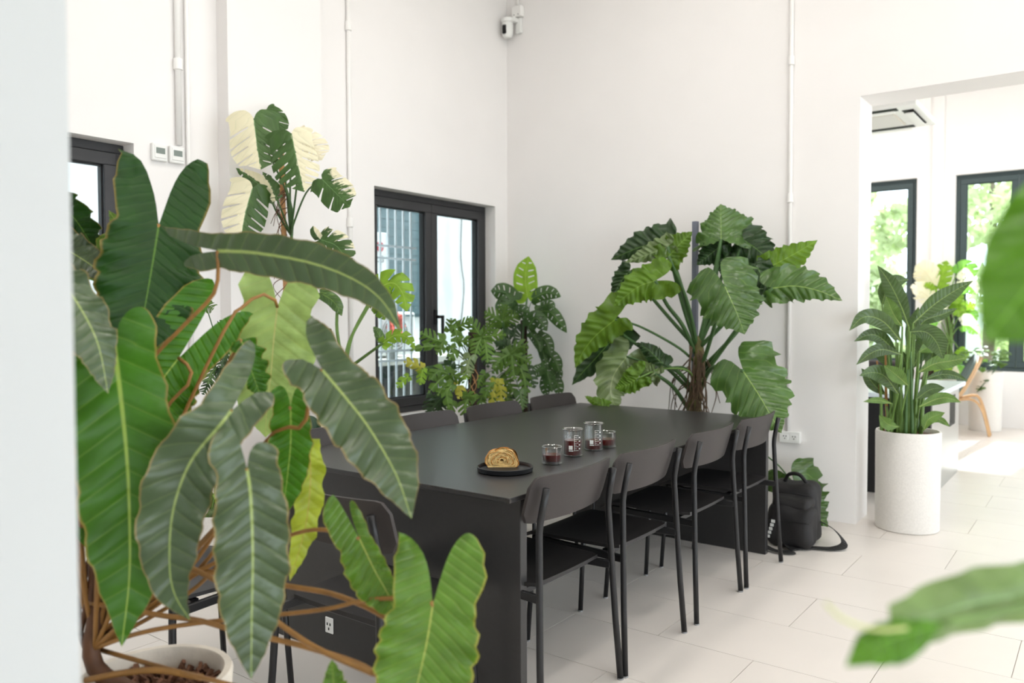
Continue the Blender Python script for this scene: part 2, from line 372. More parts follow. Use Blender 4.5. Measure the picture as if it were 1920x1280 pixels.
# ------------------------------------------------------------------ the setting
XL, YB, YB2, YF, XR, YN, ZC = -3.96, 5.226, 5.527, 10.658, 3.6, -3.0, 4.35
def struct(o): o['kind'] = 'structure'; return o
floor = struct(bpy.data.objects.new('floor', None)); COL.objects.link(floor)
box('subfloor', XL-.3, XR+.3, YN-.3, YF+.3, -.15, -.004, GROUT, floor)
tp, tq, tg = .795, .41, .0026
tile_me = {}
def tile(x0, x1, y0, y1):
    w_, d_ = round(x1-x0, 3), round(y1-y0, 3)
    if (w_, d_) not in tile_me:
        bm = bmesh.new(); bx(bm, -w_/2, w_/2, -d_/2, d_/2, -.012, 0); me = bpy.data.meshes.new('tile'); bm.to_mesh(me); bm.free(); me.materials.append(TILE); tile_me[(w_, d_)] = me
    o = bpy.data.objects.new('tile', tile_me[(w_, d_)]); COL.objects.link(o); o.parent = floor; o.location = ((x0+x1)/2, (y0+y1)/2, random.uniform(-.0007, 0))
TX1, TY0 = 1.9, -.345
rows_ = int(round((YF-TY0)/tq))+1
for r in range(rows_):
    y0 = 3.345+(r-9)*tq; y1 = min(y0+tq, YF)
    if y0 >= YF-.02: break
    off = -1.063+(0 if r % 2 == 1 else tp/2)
    k = math.floor((XL-off)/tp); x = off+k*tp
    while x < TX1:
        a, b = max(x, XL), min(x+tp, TX1)
        if b-a > .03: tile(a+tg/2, b-tg/2, y0+tg/2, y1-tg/2)
        x += tp
box('plain_tile_field', TX1, XR, YN, YF, -.01, -.0005, TILE, floor)
box('plain_tile_field', XL, TX1, YN, 3.345-9*tq, -.01, -.0005, TILE, floor)

def wall(name, axis, c0, c1, u0, u1, z0, z1, ops, m=WALL):
    """axis 'x': wall normal along x between c0..c1, u runs along y (and the other way round)"""
    bm = bmesh.new(); us = sorted({u0, u1, *[o[0] for o in ops], *[o[1] for o in ops]}); us = [u for u in us if u0 <= u <= u1]
    for a, b in zip(us[:-1], us[1:]):
        cut = sorted([(o[2], o[3]) for o in ops if o[0] <= a+1e-6 and o[1] >= b-1e-6]); z = z0; segs = []
        for q0, q1 in cut:
            if q0 > z: segs.append((z, q0))
            z = max(z, q1)
        if z < z1: segs.append((z, z1))
        for s0, s1 in segs:
            if axis == 'x': bx(bm, c0, c1, a, b, s0, s1)
            else: bx(bm, a, b, c0, c1, s0, s1)
    bmesh.ops.remove_doubles(bm, verts=bm.verts, dist=1e-5)
    return struct(bm_obj(name, bm, m))
W1 = (.62, 2.115, .603, 2.172); W2 = (3.756, 5.067, .603, 2.168)
wall('wall_left', 'x', XL-.25, XL, YN, YF+.24, 0, ZC, [W1, W2])
wall('wall_back', 'y', YB, YB2, XL, XR, 0, ZC, [(-1.258, 2.3, 0, 2.632)])
W3 = (-2.75, -1.908, .64, 2.93); W4 = (-1.50, -.25, .64, 2.92); W5 = (.35, 1.6, .64, 2.92); W6 = (2.0, 3.2, .64, 2.92)
wall('wall_far', 'y', YF, YF+.24, XL, XR, 0, ZC, [W3, W4, W5, W6])
wall('wall_right', 'x', XR, XR+.25, YN, YF+.24, 0, ZC, [(-2.4, 4.6, .3, 2.9), (6.2, 10.0, .3, 2.9)])
wall('wall_near', 'y', YN-.25, YN, XL, XR, 0, ZC, [])
struct(box('ceiling', XL-.25, XR+.25, YN-.25, YF+.24, ZC, ZC+.2, CEIL))
struct(box('trim_1', XL, XL+.1, 2.592, 3.235, 0, ZC, WALL))                       # shallow pilaster on the window wall
struct(box('trim_2', -1.74, -1.62, YF-.035, YF, 0, ZC, WALL))                      # shallow rib between the far windows
# near pillar at the left of the view
pc = at(138, 640, .92)
rd = np.array([CR[0], CR[1]]); fd = np.array([CF[0], CF[1]]); fd /= np.linalg.norm(fd)
pe = pc[:2]; quad = [pe, pe-rd*.55, pe-rd*.6+fd*.30, pe+fd*.30-rd*.30]
V = [(q[0], q[1], z) for z in (0, ZC) for q in quad]
struct(raw('wall_pillar', V, [(0, 1, 2, 3), (7, 6, 5, 4), (0, 4, 5, 1), (1, 5, 6, 2), (2, 6, 7, 3), (3, 7, 4, 0)], WALLC))

# windows ---------------------------------------------------------
def window(n, axis, c, u0, u1, z0, z1, m, sashes=2, depth=.07, of=.045, sf=.062, handle=None, inward=1):
    """frame centre plane c; inward = sign of the room side along the normal"""
    e = struct(bpy.data.objects.new('window_%d' % n, None)); COL.objects.link(e)
    def B(name, a, b, s0, s1, d0, d1, mm, par=e, bev=.003):
        lo, hi = sorted((c+inward*d0, c+inward*d1))
        return box(name, lo, hi, a, b, s0, s1, mm, par, bev, 1) if axis == 'x' else box(name, a, b, lo, hi, s0, s1, mm, par, bev, 1)
    for nm, a, b, s0, s1 in (('head_rail', u0, u1, z1-of, z1), ('bottom_rail', u0, u1, z0, z0+of), ('jamb', u0, u0+of, z0+of, z1-of), ('jamb', u1-of, u1, z0+of, z1-of)):
        B(nm, a, b, s0, s1, -depth/2, depth/2, m)
    um = (u1-u0-2*of)/sashes
    for k in range(sashes):
        a, b = u0+of+k*um+.002, u0+of+(k+1)*um-.002; s0, s1 = z0+of+.003, z1-of-.003
        bm = bmesh.new(); d0, d1 = -depth*.3, depth*.72; lo, hi = sorted((c+inward*d0, c+inward*d1))
        for A, Bq, S0, S1 in ((a, b, s1-sf, s1), (a, b, s0, s0+sf), (a, a+sf, s0+sf, s1-sf), (b-sf, b, s0+sf, s1-sf)):
            if axis == 'x': bx(bm, lo, hi, A, Bq, S0, S1, .003, 1)
            else: bx(bm, A, Bq, lo, hi, S0, S1, .003, 1)
        sash = bm_obj('sash', bm, m, e)
        bm = bmesh.new(); lo, hi = sorted((c+inward*.004, c+inward*.03))
        for A, Bq, S0, S1 in ((a+sf, b-sf, s1-sf-.008, s1-sf), (a+sf, b-sf, s0+sf, s0+sf+.008), (a+sf, a+sf+.008, s0+sf, s1-sf), (b-sf-.008, b-sf, s0+sf, s1-sf)):
            if axis == 'x': bx(bm, lo, hi, A, Bq, S0, S1)
            else: bx(bm, A, Bq, lo, hi, S0, S1)
        bm_obj('gasket', bm, GASKET, sash)
        B('pane', a+sf-.005, b-sf+.005, s0+sf-.005, s1-sf+.005, -.004, .004, GLASSW, e, 0)
        if handle is not None and handle[0] == k:
            hu = a+sf*.5 if handle[2] < 0 else b-sf*.5; hz = handle[1]; hd = depth*.72
            bm = bmesh.new()
            pts = ((hd, hd+.014, hu-.016, hu+.016, hz-.055, hz+.055), (hd+.012, hd+.05, hu-.011, hu+.011, hz-.012, hz+.012), (hd+.034, hd+.052, hu-.01, hu+.04, hz-.011, hz+.011), (hd+.036, hd+.054, hu+.022, hu+.044, hz-.125, hz+.012))
            for d0, d1, A, Bq, S0, S1 in pts:
                lo, hi = sorted((c+inward*d0, c+inward*d1))
                if axis == 'x': bx(bm, lo, hi, A, Bq, S0, S1, .004, 2)
                else: bx(bm, A, Bq, lo, hi, S0, S1, .004, 2)
            bm_obj('handle', bm, GASKET, sash)
    return e
window(1, 'x', XL-.135, *W1, FRAME, 2, handle=(1, 1.2, -1))
window(2, 'x', XL-.135, *W2, FRAME, 2, handle=(1, 1.29, -1))
window(3, 'y', YF+.1, *W3, FRAME2, 1, inward=-1, handle=(0, 1.5, -1))
window(4, 'y', YF+.1, *W4, FRAME2, 2, inward=-1)
window(5, 'y', YF+.1, *W5, FRAME2, 2, inward=-1)
window(6, 'y', YF+.1, *W6, FRAME2, 2, inward=-1)

# conduits, boxes, camera, thermostats ------------------------------
def conduit(name, p0, p1, r, label, coup=()):
    t = thing(name, p0, label, 'conduit', 'surface conduits on the walls')
    tube('pipe', [np.zeros(3), np.array(p1)-np.array(p0)], r, PVC, t, 10, 2)
    for z in coup: lathe('coupling', [(r*1.0, -.03), (r*1.5, -.028), (r*1.5, .028), (r*1.0, .03)], PVC, t, 14, True, (0, 0, z-p0[2]))
    return t
conduit('wall_conduit', (-1.672, YB-.013, .545), (-1.672, YB-.013, ZC), .013, 'thin white vertical conduit rising from the double socket on the wall', (2.05, 2.92))
conduit('wall_conduit', (XL+.014, 3.53, .02), (XL+.014, 3.53, ZC), .014, 'thin white vertical conduit on the wall beside the double casement window', (1.9, 3.15))
conduit('wall_conduit', (XL+.016, 2.352, 2.20), (XL+.016, 2.352, ZC), .016, 'white vertical conduit dropping to the two thermostats', (2.62,))
conduit('wall_conduit', (XL+.014, 2.405, .02), (XL+.014, 2.405, ZC), .012, 'slim full height conduit just beside the two thermostats', (3.35,))
for i, (yy, zz) in enumerate(((2.242, 2.145), (2.338, 2.146))):
    t = thing('thermostat', (XL, yy, zz), ['white wall thermostat on the small window side, not under the conduit end', 'white wall thermostat directly under the conduit end'][i], 'thermostat', 'pair of thermostats on the wall')
    box('housing', 0, .024, -.042, .042, -.045, .045, WHITEP, t, .008, 3); f = box('bezel', .022, .0275, -.032, .032, -.03, .034, WHITEP, t, .002, 1)
    box('screen', .027, .0285, -.024, .024, -.008, .022, LCD, f)
def socket_outlet(p, label):
    t = thing('wall_socket', p, label, 'socket')
    box('box', -.066, .066, -.03, 0, -.037, .037, WHITEP, t, .004, 2)
    for s in (-1, 1):
        f = box('outlet', s*.029-.022, s*.029+.022, -.0325, -.029, -.02, .02, WHITEP, t, .003, 1)
        bm = bmesh.new()
        for dx, dz in ((-.008, .007), (.008, .007), (0, -.008)): bx(bm, s*.029+dx-.0025, s*.029+dx+.0025, -.0335, -.0315, dz-.004, dz+.004)
        bm_obj('slots', bm, DARKHOLE, f)
    return t
socket_outlet((-1.657, YB, .51), 'white double wall socket low on the wall above the backpack')
# security camera in the corner
t = thing('security_camera', (-3.885, YB-.09, 3.57), 'white security camera with black lens panel in the wall corner', 'camera')
lathe('body', [(.0, -.075), (.028, -.072), (.040, -.055), (.044, -.02), (.044, .03), (.040, .045), (.0, .05)], WHITEP, t, 28, False)
bm = bmesh.new(); bx(bm, -.017, .017, -.0475, -.035, -.052, .022, .012, 3); bm_obj('lens_panel', bm, GASKET, t)
lathe('lens', [(.0, 0), (.011, 0), (.011, .004), (.0, .006)], DARKHOLE, t, 16, False).matrix_local = Matrix.Translation((0, -.047, -.012)) @ Matrix.Rotation(PI/2, 4, 'X')
lathe('swivel_base', [(.0, .046), (.046, .046), (.05, .06), (.05, .075), (.0, .078)], WHITEP, t, 28, False)
box('bracket', .02, .06, .0, .088, .05, .085, WHITEP, t, .006, 2); box('wall_plate', .03, .085, .06, .09, -.03, .09, WHITEP, t, .008, 2)
t = thing('junction_box', (-3.83, YB, 3.70), 'white junction box above the security camera', 'junction box')
bm = bmesh.new(); bx(bm, -.045, .045, -.05, 0, -.035, .05, .004, 2); bm_obj('case', bm, PVC, t)
for dx in (-.02, .02): lathe('screw', [(.0, 0), (.004, 0), (.004, .002), (.0, .002)], DARKHOLE, t, 8, False, (0, 0, 0)).matrix_local = Matrix.Translation((dx, -.0505, -.02)) @ Matrix.Rotation(PI/2, 4, 'X')
conduit('wall_conduit', (-3.84, YB-.012, 3.74), (-3.84, YB-.012, ZC), .011, 'short white conduit rising above the junction box')

# lamps ------------------------------------------------------------
DIFF = mat('lamp_diffuser', (255, 244, 230), .5, emit=4.0)
def linear_lamp(x, y, power, rz=0, label='', sy=1.5):
    t = thing('ceiling_light', (x, y, ZC), label, 'lamp', 'linear ceiling lights', rz)
    box('housing', -.1, .1, -sy/2, sy/2, -.09, -.02, WHITEP, t, .01, 2); box('diffuser', -.085, .085, -sy/2+.02, sy/2-.02, -.098, -.088, DIFF, t)
    for s in (-1, 1): tube('hanger', [(0, s*.5, -.03), (0, s*.5, 0)], .005, METALB, t, 6, 2)
    ld = bpy.data.lights.new('lamp_light', 'AREA'); ld.shape = 'RECTANGLE'; ld.size = .3; ld.size_y = sy; ld.energy = power; ld.color = (1, .955, .925)
    lo = bpy.data.objects.new('lamp_light', ld); COL.objects.link(lo); lo.parent = t; lo.location = (0, 0, -.11)
LP = 17
for i, (x, y) in enumerate(((-2.0, .9), (-2.1, 3.3), (-.1, 3.6), (-.1, .9), (1.9, 1.5))):
    linear_lamp(x, y, LP, 0, ['white linear ceiling light over the window wall plants', 'white linear ceiling light above the black table', 'white linear ceiling light before the wide doorway', 'white linear ceiling light in mid room', 'white linear ceiling light near the tall side windows'][i])
for i, (x, y) in enumerate(((-2.2, 8.3), (.6, 8.3))):  # unseen lamps, added to brighten the far room
    linear_lamp(x, y, 50, 0, ['unseen added ceiling light over the steel desk', 'unseen added ceiling light in the far room over its open floor'][i])

# ------------------------------------------------------------------ outdoors
struct(box('ground_outside', -14, 14, -12, 30, -.6, -.16, GROUND))
ow_ = struct(box('wall_outside', -5.95, -5.75, -2, 9.0, -.16, 5.6, OUTWALL))
t = thing('window_grille', (XL-.36, 4.412, 0), 'white welded bar grille outside the double casement window', 'grille')
ybars = np.arange(-.66, .12, .08)
for yy in ybars: box('bar', -.006, .006, yy-.0065, yy+.0065, .56, 2.3, BARW, t)
for zz in (1.815, 1.725, 1.035, .962, .60, 2.25): box('cross_bar', .006, .014, -.70, .11, zz-.008, zz+.008, BARW, t)
for yy in (-.69, .10):
    for zz in (.6, 2.25): box('bracket', -.012, .112, yy-.012, yy+.012, zz-.012, zz+.012, BARW, t)
t = thing('condenser_unit', (-5.0, 4.93, .93), 'white outdoor air conditioner condenser behind the window grille', 'air conditioner')
box('case', -.3, 0, -.37, .30, .02, .62-.22, CONDW, t, .02, 2)
for k, zc in enumerate((.21,)):
    for r in (.05, .075, .1, .125, .15):
        tube('guard_ring', [(.008, .05+r*math.cos(a), zc+r*math.sin(a)) for a in np.linspace(0, 2*PI, 29)], .0035, CONDW, t, 5, 0)
    lathe('fan_recess', [(.0, 0), (.155, 0), (.155, .004), (.0, .004)], BRICKG, t, 32, False).matrix_local = Matrix.Translation((.001, .05, zc)) @ Matrix.Rotation(PI/2, 4, 'Y')
    for j in range(12):
        a = 2*PI*j/12; tube('guard_spoke', [(.009, .05+.03*math.cos(a), zc+.03*math.sin(a)), (.009, .05+.15*math.cos(a+.5), zc+.15*math.sin(a+.5))], .0025, CONDW, t, 5, 2)
box('vent_strip', 0, .004, .18, .28, .36, .375, TEALW, t)
t = thing('condenser_shelf', (-5.0, 4.93, .93), 'pale concrete ledge carrying the outdoor condenser', 'shelf')
box('slab', -.67, .06, -.7, .9, -.06, 0, mat('pale_concrete', (205, 206, 196), .85, noise=.1), t, .005, 1)
box('support', -.6, -.05, -.7, -.42, -1.09, -.06, BRICKG, t); box('support', -.6, -.05, .62, .9, -1.09, -.06, BRICKG, t)
# sign board with the round red mark
t = thing('sign_board', (-5.36, 5.15, 1.865), 'white sign board with red round mark and grey letters in the alley', 'sign')
box('board', -.012, 0, -.085, .085, -.30, .19, CONDW, t, .003, 1)
lathe('red_mark', [(.0, 0), (.046, 0), (.046, .004), (.0, .004)], mat('sign_red', (186, 40, 62), .5, noise=.02), t, 32, False).matrix_local = Matrix.Translation((0, .0, .06)) @ Matrix.Rotation(PI/2, 4, 'Y')
bm = bmesh.new(); bx(bm, .0042, .006, -.004, .003, .045, .085); bx(bm, .0042, .006, -.004, .02, .040, .046); bx(bm, .0042, .006, .012, .044, .055, .061); bx(bm, .0042, .006, -.026, -.018, .072, .08); bm_obj('mark_strokes', bm, WPRINT, t)
text_mesh('sign_letters', 'LG', .085, mat('sign_grey', (110, 112, 114), .5, noise=.02), t, (.001, 0, -.055), (PI/2, 0, PI/2))
box('sign_post', -.05, -.012, -.02, .02, -.935, .15, BRICKG, t)
# red flower in front of the condenser
t = thing('red_flower', (-4.87, 4.80, .93), 'coral red open flower outside in front of the condenser', 'flower')
for j in range(6):
    a = 2*PI*j/6+.3; c = np.array((-4.80, 4.78, 1.225)); dv = np.array((.012, math.cos(a), math.sin(a)))
    leaf(t, [c+dv*.01, c+dv*.06+np.array((.02, 0, 0)), c+dv*.11], .055, REDM, 'oval', up=(1, 0, .1), und=.012, ufreq=3, rows=10, cols=4, name='petal')
tube('stem', [(-4.80, 4.78, 1.225), (-4.84, 4.79, 1.1), (-4.87, 4.80, .94)], .006, STEMG, t, world=True)
lathe('flower_pot', [(.0, 0), (.04, 0), (.05, .09), (.0, .085)], BRICKG, t, 16, False)
# louvre, and an added dark panel painting shade in the recess under the ledge
t = thing('shutter_window', (-5.75, 5.72, 0), 'teal louvred shutter on the alley wall behind the grille', 'shutter')
box('shutter_panel', 0, .03, -.75, .46, 1.28, 2.9, TEALW, t)
for k in range(18): box('slat', .03, .04, -.73, .44, 1.31+k*.085, 1.31+k*.085+.081, TEALW, t)
t = thing('alley_shade_panel', (-5.75, 5.70, -.16), 'dark teal panel added as shade in the recess beneath the ledge', 'shade panel')
box('shade_sheet', 0, .04, -.75, .62, 0, 1.0, mat('dark_teal_shade', (34, 50, 56), .4, noise=.15, nscale=6), t)
box('shade_panel_edge', 0, .06, -.80, -.75, 0, 1.02, BRICKG, t); box('shade_panel_edge', 0, .06, .62, .67, 0, 1.02, BRICKG, t)
tube('cable', [wx(868, 345, -5.73), wx(864, 480, -5.73), wx(870, 540, -5.73), wx(862, 640, -5.73), wx(858, 800, -5.73)], .006, DARKHOLE)
tag(bpy.data.objects['cable'], 'thin black cable hanging down the weathered alley wall', 'cable')
# trees beyond the far windows
LEAFO = mat('overexposed_foliage', (206, 214, 176), .6, noise=.3, nscale=2)  # leaf colour paled to carry the overexposed haze
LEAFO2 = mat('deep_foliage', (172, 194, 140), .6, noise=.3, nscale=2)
BARK = mat('tree_bark', (110, 98, 84), .9, noise=.3)
for m_ in (LEAFO, LEAFO2):
    nt = m_.node_tree; b_ = nt.nodes['Principled BSDF']; tr_ = nt.nodes.new('ShaderNodeBsdfTranslucent'); tr_.inputs['Color'].default_value = (.62, .75, .36, 1)
    mx_ = nt.nodes.new('ShaderNodeMixShader'); mx_.inputs[0].default_value = .4
    nt.links.new(b_.outputs[0], mx_.inputs[1]); nt.links.new(tr_.outputs[0], mx_.inputs[2]); nt.links.new(mx_.outputs[0], nt.nodes['Material Output'].inputs['Surface'])
def tree(x, y, h, r, m, label, n=2600, z0=1.2):
    t = thing('tree', (x, y, -.16), label, 'tree', 'trees outside the far windows')
    tube('trunk', [(0, 0, 0), (.1, .05, h*.4), (0, 0, h*.8)], .11, BARK, t, 8, None, .04)
    rs = np.random.RandomState(int(x*10+500)); V, Fc = [], []
    cl = [(rs.normal(0, r*.5), rs.normal(0, r*.4), rs.uniform(z0, h), rs.uniform(.35, .6)*r*.7) for _ in range(22)]
    for i in range(n):
        c = cl[rs.randint(len(cl))]; d = rs.normal(size=3); d /= np.linalg.norm(d); p = np.array(c[:3])+d*c[3]*rs.uniform(.6, 1.05)
        a = rs.normal(size=3); a /= np.linalg.norm(a); b = np.cross(a, rs.normal(size=3)); b /= np.linalg.norm(b); s = rs.uniform(.09, .17)
        k = len(V); V += [p-a*s, p+b*s*.45, p+a*s, p-b*s*.45]; Fc.append((k, k+1, k+2, k+3))
    o = raw('foliage', V, Fc, m, t); o['kind'] = 'stuff'
tree(-3.3, 13.6, 5.6, 1.0, LEAFO, 'pale sunlit leafy tree filling the narrow far window', 5200, .3)
tree(-1.75, 15.9, 5.8, 1.3, LEAFO, 'bright leafy tree behind the wide far window, beside its mullion', 5200, .3)
tree(2.6, 15.0, 6.0, 1.5, LEAFO2, 'deep green leafy tree beyond the outer corner of the far room', 4000, .3)
tree(-5.4, 17.0, 6.4, 1.6, LEAFO2, 'deep green tree standing behind the pale sunlit tree', 5200, .2)
struct(box('wall_garden', -8, 6, 18.4, 18.6, -.16, 1.5, OUTWALL))
# ------------------------------------------------------------------ dining table
TX0, TX1_, TY0_, TY1_, TH = -2.728, -1.482, 1.964, 4.372, .74
tb = thing('dining_table', ((TX0+TX1_)/2, (TY0_+TY1_)/2, 0), 'long black panel-legged dining table with food and glasses on it', 'table')
hw, hl = (TX1_-TX0)/2, (TY1_-TY0_)/2
box('tabletop', -hw, hw, -hl, hl, TH-.017, TH, BLACKTOP, tb, .0025, 2)
for s, nm in ((-1, 'end_panel'), (1, 'end_panel')):
    y0 = -hl+.062 if s < 0 else hl-.062-.036
    box(nm, -hw+.004, hw-.004, y0, y0+.036, 0, TH-.017, BLACKTOP, tb, .002, 1)
box('centre_beam', -.018, .018, -hl+.1, hl-.1, TH-.20, TH-.017, BLACKTOP, tb, .002, 1)
rs = np.random.RandomState(3); bm = bmesh.new()
for k in range(46):
    u = hw-abs(rs.normal(0, .28))-.004; s_ = rs.uniform(.002, .012); bx(bm, u-s_, u, -hl-.0006, -hl+.001, TH-.004-rs.uniform(0, .003), TH-.0012)
bx(bm, hw-.012, hw+.0006, -hl-.0007, -hl+.009, TH-.016, TH-.004); bm_obj('worn_edge', bm, RAW, tb)
sp = box('socket_plate', 0, 0.046, 0, .006, 0, .062, WHITEP, tb, .003, 1); sp.location = (-2.424-(TX0+TX1_)/2, -hl+.062-.0055, .079)
bm = bmesh.new()
for dx, dz in ((.015, .036), (.031, .036), (.023, .018)): bx(bm, dx-.003, dx+.003, -.001, .002, dz-.005, dz+.005)
bm_obj('slots', bm, DARKHOLE, sp)

# ------------------------------------------------------------------ chairs (local +x faces the table)
def make_chair(loc, rz, label, group):
    t = thing('dining_chair', loc, label, 'chair', group, rz)
    # seat: moulded ply with a soft waterfall front
    V, Fc = [], []; nx, ny = 14, 12
    for lay in (0, 1):
        for i in range(nx+1):
            u = i/nx; x = -.175+.435*u
            for j in range(ny+1):
                v = -1+2*j/ny; hwid = (.205+.022*u)*(1-.10*max(0, (u-.8)/.2)**2-.08*max(0, (.12-u)/.12)**2)
                z = .452-.010*math.cos(v*PI/2)*math.sin(PI*min(1, u*1.15))-.028*max(0, (u-.8)/.2)**2+.004*v*v - (0 if lay == 0 else .012)
                V.append((x, v*hwid, z))
    st = (nx+1)*(ny+1)
    for i in range(nx):
        for j in range(ny):
            a = i*(ny+1)+j; q = (a, a+ny+1, a+ny+2, a+1); Fc.append(q); Fc.append(tuple(st+k for k in reversed(q)))
    per = [j for j in range(ny+1)]+[i*(ny+1)+ny for i in range(1, nx+1)]+[nx*(ny+1)+j for j in range(ny-1, -1, -1)]+[i*(ny+1) for i in range(nx-1, 0, -1)]
    for a, b in zip(per, per[1:]+per[:1]): Fc.append((b, a, st+a, st+b)[::-1])
    o = raw('seat', V, Fc, SEATM, t, True); o.data.set_sharp_from_angle(angle=math.radians(50))
    # backrest: curved board with rounded corners
    V, Fc = [], []; n, k = 26, 8; W_, H_, R_ = .243, .155, .035
    for lay in (0, 1):
        for i in range(n+1):
            u = -1+2*i/n; y = W_*math.sin(u*1.0)/math.sin(1.0) if False else W_*u
            e = max(0, abs(y)-(W_-R_)); cut = R_-math.sqrt(max(0, R_*R_-e*e))
            for j in range(k+1):
                z = .648+cut+(H_-2*cut)*j/k; x = -.205+.040*(y/W_)**2-.045*(z-.648)/H_*1.0+.02 - (0 if lay == 0 else .011)
                V.append((x, y, z))
    st = (n+1)*(k+1)
    for i in range(n):
        for j in range(k):
            a = i*(k+1)+j; q = (a, a+1, a+k+2, a+k+1); Fc.append(q[::-1]); Fc.append(tuple(st+c for c in q))
    per = list(range(k+1))+[i*(k+1)+k for i in range(1, n+1)]+[n*(k+1)+j for j in range(k-1, -1, -1)]+[i*(k+1) for i in range(n-1, 0, -1)]
    for a, b in zip(per, per[1:]+per[:1]): Fc.append((a, b, st+b, st+a)[::-1])
    o = raw('backrest', V, Fc, CHAIRW, t, True); o.data.set_sharp_from_angle(angle=math.radians(50))
    for s in (-1, 1):
        lg = tube('rear_leg', [(-.235, s*.25, .004), (-.222, s*.236, .22), (-.212, s*.224, .44), (-.204, s*.214, .625), (-.206, s*.212, .655), (-.214, s*.210, .70), (-.228, s*.208, .768)], .0115, METALB, t, 10, 0)
        lathe('foot', [(.0, 0), (.012, 0), (.012, .006), (.0, .007)], RUBBER, lg, 12, False, (-.235, s*.25, 0))
        lg = tube('front_leg', [(.235, s*.20, .004), (.222, s*.194, .2), (.208, s*.186, .43)], .0105, METALB, t, 10, 0, None)
        lathe('foot', [(.0, 0), (.011, 0), (.011, .006), (.0, .007)], RUBBER, lg, 12, False, (.235, s*.20, 0))
        bm = bmesh.new(); bx(bm, -.212, .215, -.008, .008, .405, .433, .003, 1)
        o = bm_obj('side_rail', bm, METALB, t); o.location = (0, s*.203, 0); o.rotation_euler = (0, 0, -s*.088)
    for xx in (-.12, .14):
        bm = bmesh.new(); bx(bm, xx-.014, xx+.014, -.195, .195, .412, .434, .003, 1); bm_obj('cross_rail', bm, METALB, t)
    return t
G = 'black dining chairs around the long table'
ch0 = make_chair((-1.625, 2.25, 0), PI, 'black dining chair pushed in beside the pastry plate', G)
for (x, y, rz, lb) in (
    (-1.62, 2.775, PI, 'black dining chair pushed in before the drinks, second from the pastry plate'),
    (-1.615, 3.385, PI, 'black dining chair second from the backpack, on the doorway side of the table'),
    (-1.61, 3.945, PI, 'black dining chair right beside the backpack on the floor'),
    (-2.60, 2.36, 0, 'black dining chair on the window side of the table, behind the long philodendron leaves'),
    (-2.60, 2.985, 0, 'black dining chair backed by the double casement window, below its handle-less sash'),
    (-2.60, 3.555, 0, 'black dining chair in front of the finger-leaved plant on the moss pole'),
    (-2.60, 4.15, 0, 'black dining chair in front of the holed-leaf climber in the wall corner'),
    (-1.80, 1.715, PI/2, 'black dining chair pushed against the table end panel with the white socket'),
    (-2.445, 1.49, PI/2, 'black dining chair pulled out from the table end, behind the cream pot')):
    copy_tree(ch0, (x, y, 0), rz, lb)

# ------------------------------------------------------------------ things on the table
pl = thing('plate', (*fl(947, 883, TH)[:2], TH), 'round black stoneware plate under the pastry', 'plate')
lathe('dish', [(.0, .0), (.092, .0), (.1, .004), (.1025, .019), (.099, .0205), (.0955, .017), (.093, .009), (.0, .008)], PLATEM, pl, 56, False)
pp = fl(941, 878, TH)
t = thing('pastry', (pp[0], pp[1], TH+.0085), 'golden flaky half croissant cut open on the black plate', 'pastry')
# half loaf: cut face turned to the camera; local frame: a = across, b = away from the camera
ax_ = np.array([CR[0], CR[1], 0]); ax_ /= np.linalg.norm(ax_); bx_ = np.array([fd[0], fd[1], 0])
def prf(a):
    b = -.62+(PI+1.24)*a/PI; return (.0605*math.cos(b)*(1-.04*math.sin(3*b)), max(0.0, .0265+.0465*math.sin(b)+.003*math.sin(2.5*b)))
V, Fc = [], []; na, nb = 28, 12
for k in range(nb+1):
    q = k/nb; sc = math.sqrt(max(0, 1-q**2.2))
    for i in range(na+1):
        a = PI*i/na; X_, Z_ = prf(a); rdg = 1+.045*math.sin(q*16+a*1.5)+.02*math.sin(a*9+q*5)
        p = ax_*(X_*sc*rdg)+bx_*(-.022+.085*q)+np.array([0, 0, Z_*(sc*.92+.08*(1-q))*rdg*(1 if k else 1)]); V.append(p)
for k in range(nb):
    for i in range(na): a = k*(na+1)+i; Fc.append((a, a+1, a+na+2, a+na+1))
Fc.append(tuple(nb*(na+1)+i for i in range(na+1))); o = raw('crust', V, Fc, CRUST, t, True)
V, Fc = [], []
for k in range(10):       # spiral-layered cut face
    f = 1-k/10
    for i in range(na+1):
        a = PI*i/na; X_, Z_ = prf(a); zc = .026
        p = ax_*(X_*f*.985)+np.array([0, 0, zc+(Z_-zc)*f*.985])+bx_*(-.0225+.0032*(k % 2)+.0018*math.sin(a*7+k*2)); V.append(p)
for k in range(9):
    for i in range(na): a = k*(na+1)+i; Fc.append((a, a+1, a+na+2, a+na+1))
    a = k*(na+1); Fc.append((a, a+na+1, a+2*na+1, a+na))
raw('cut_face', V, Fc, CRUMB, t)
for k in range(8):
    f = .93-.105*k; P = []
    for i in range(17):
        a = .06+(PI-.12)*i/16; X_, Z_ = prf(a); wb = 1+.07*math.sin(a*5.3+k*1.9)+.05*math.sin(a*9.1+k*4.1)
        P.append(ax_*(X_*f*wb+.004*math.sin(k*2.3))+np.array([0, 0, .022+(Z_-.022)*f*wb])+bx_*(-.0235+.002*math.sin(i*1.7+k*2.6)))
    tube('layer', P, .0014, CRUST if k % 3 == 0 else CRUMB, t, 5)
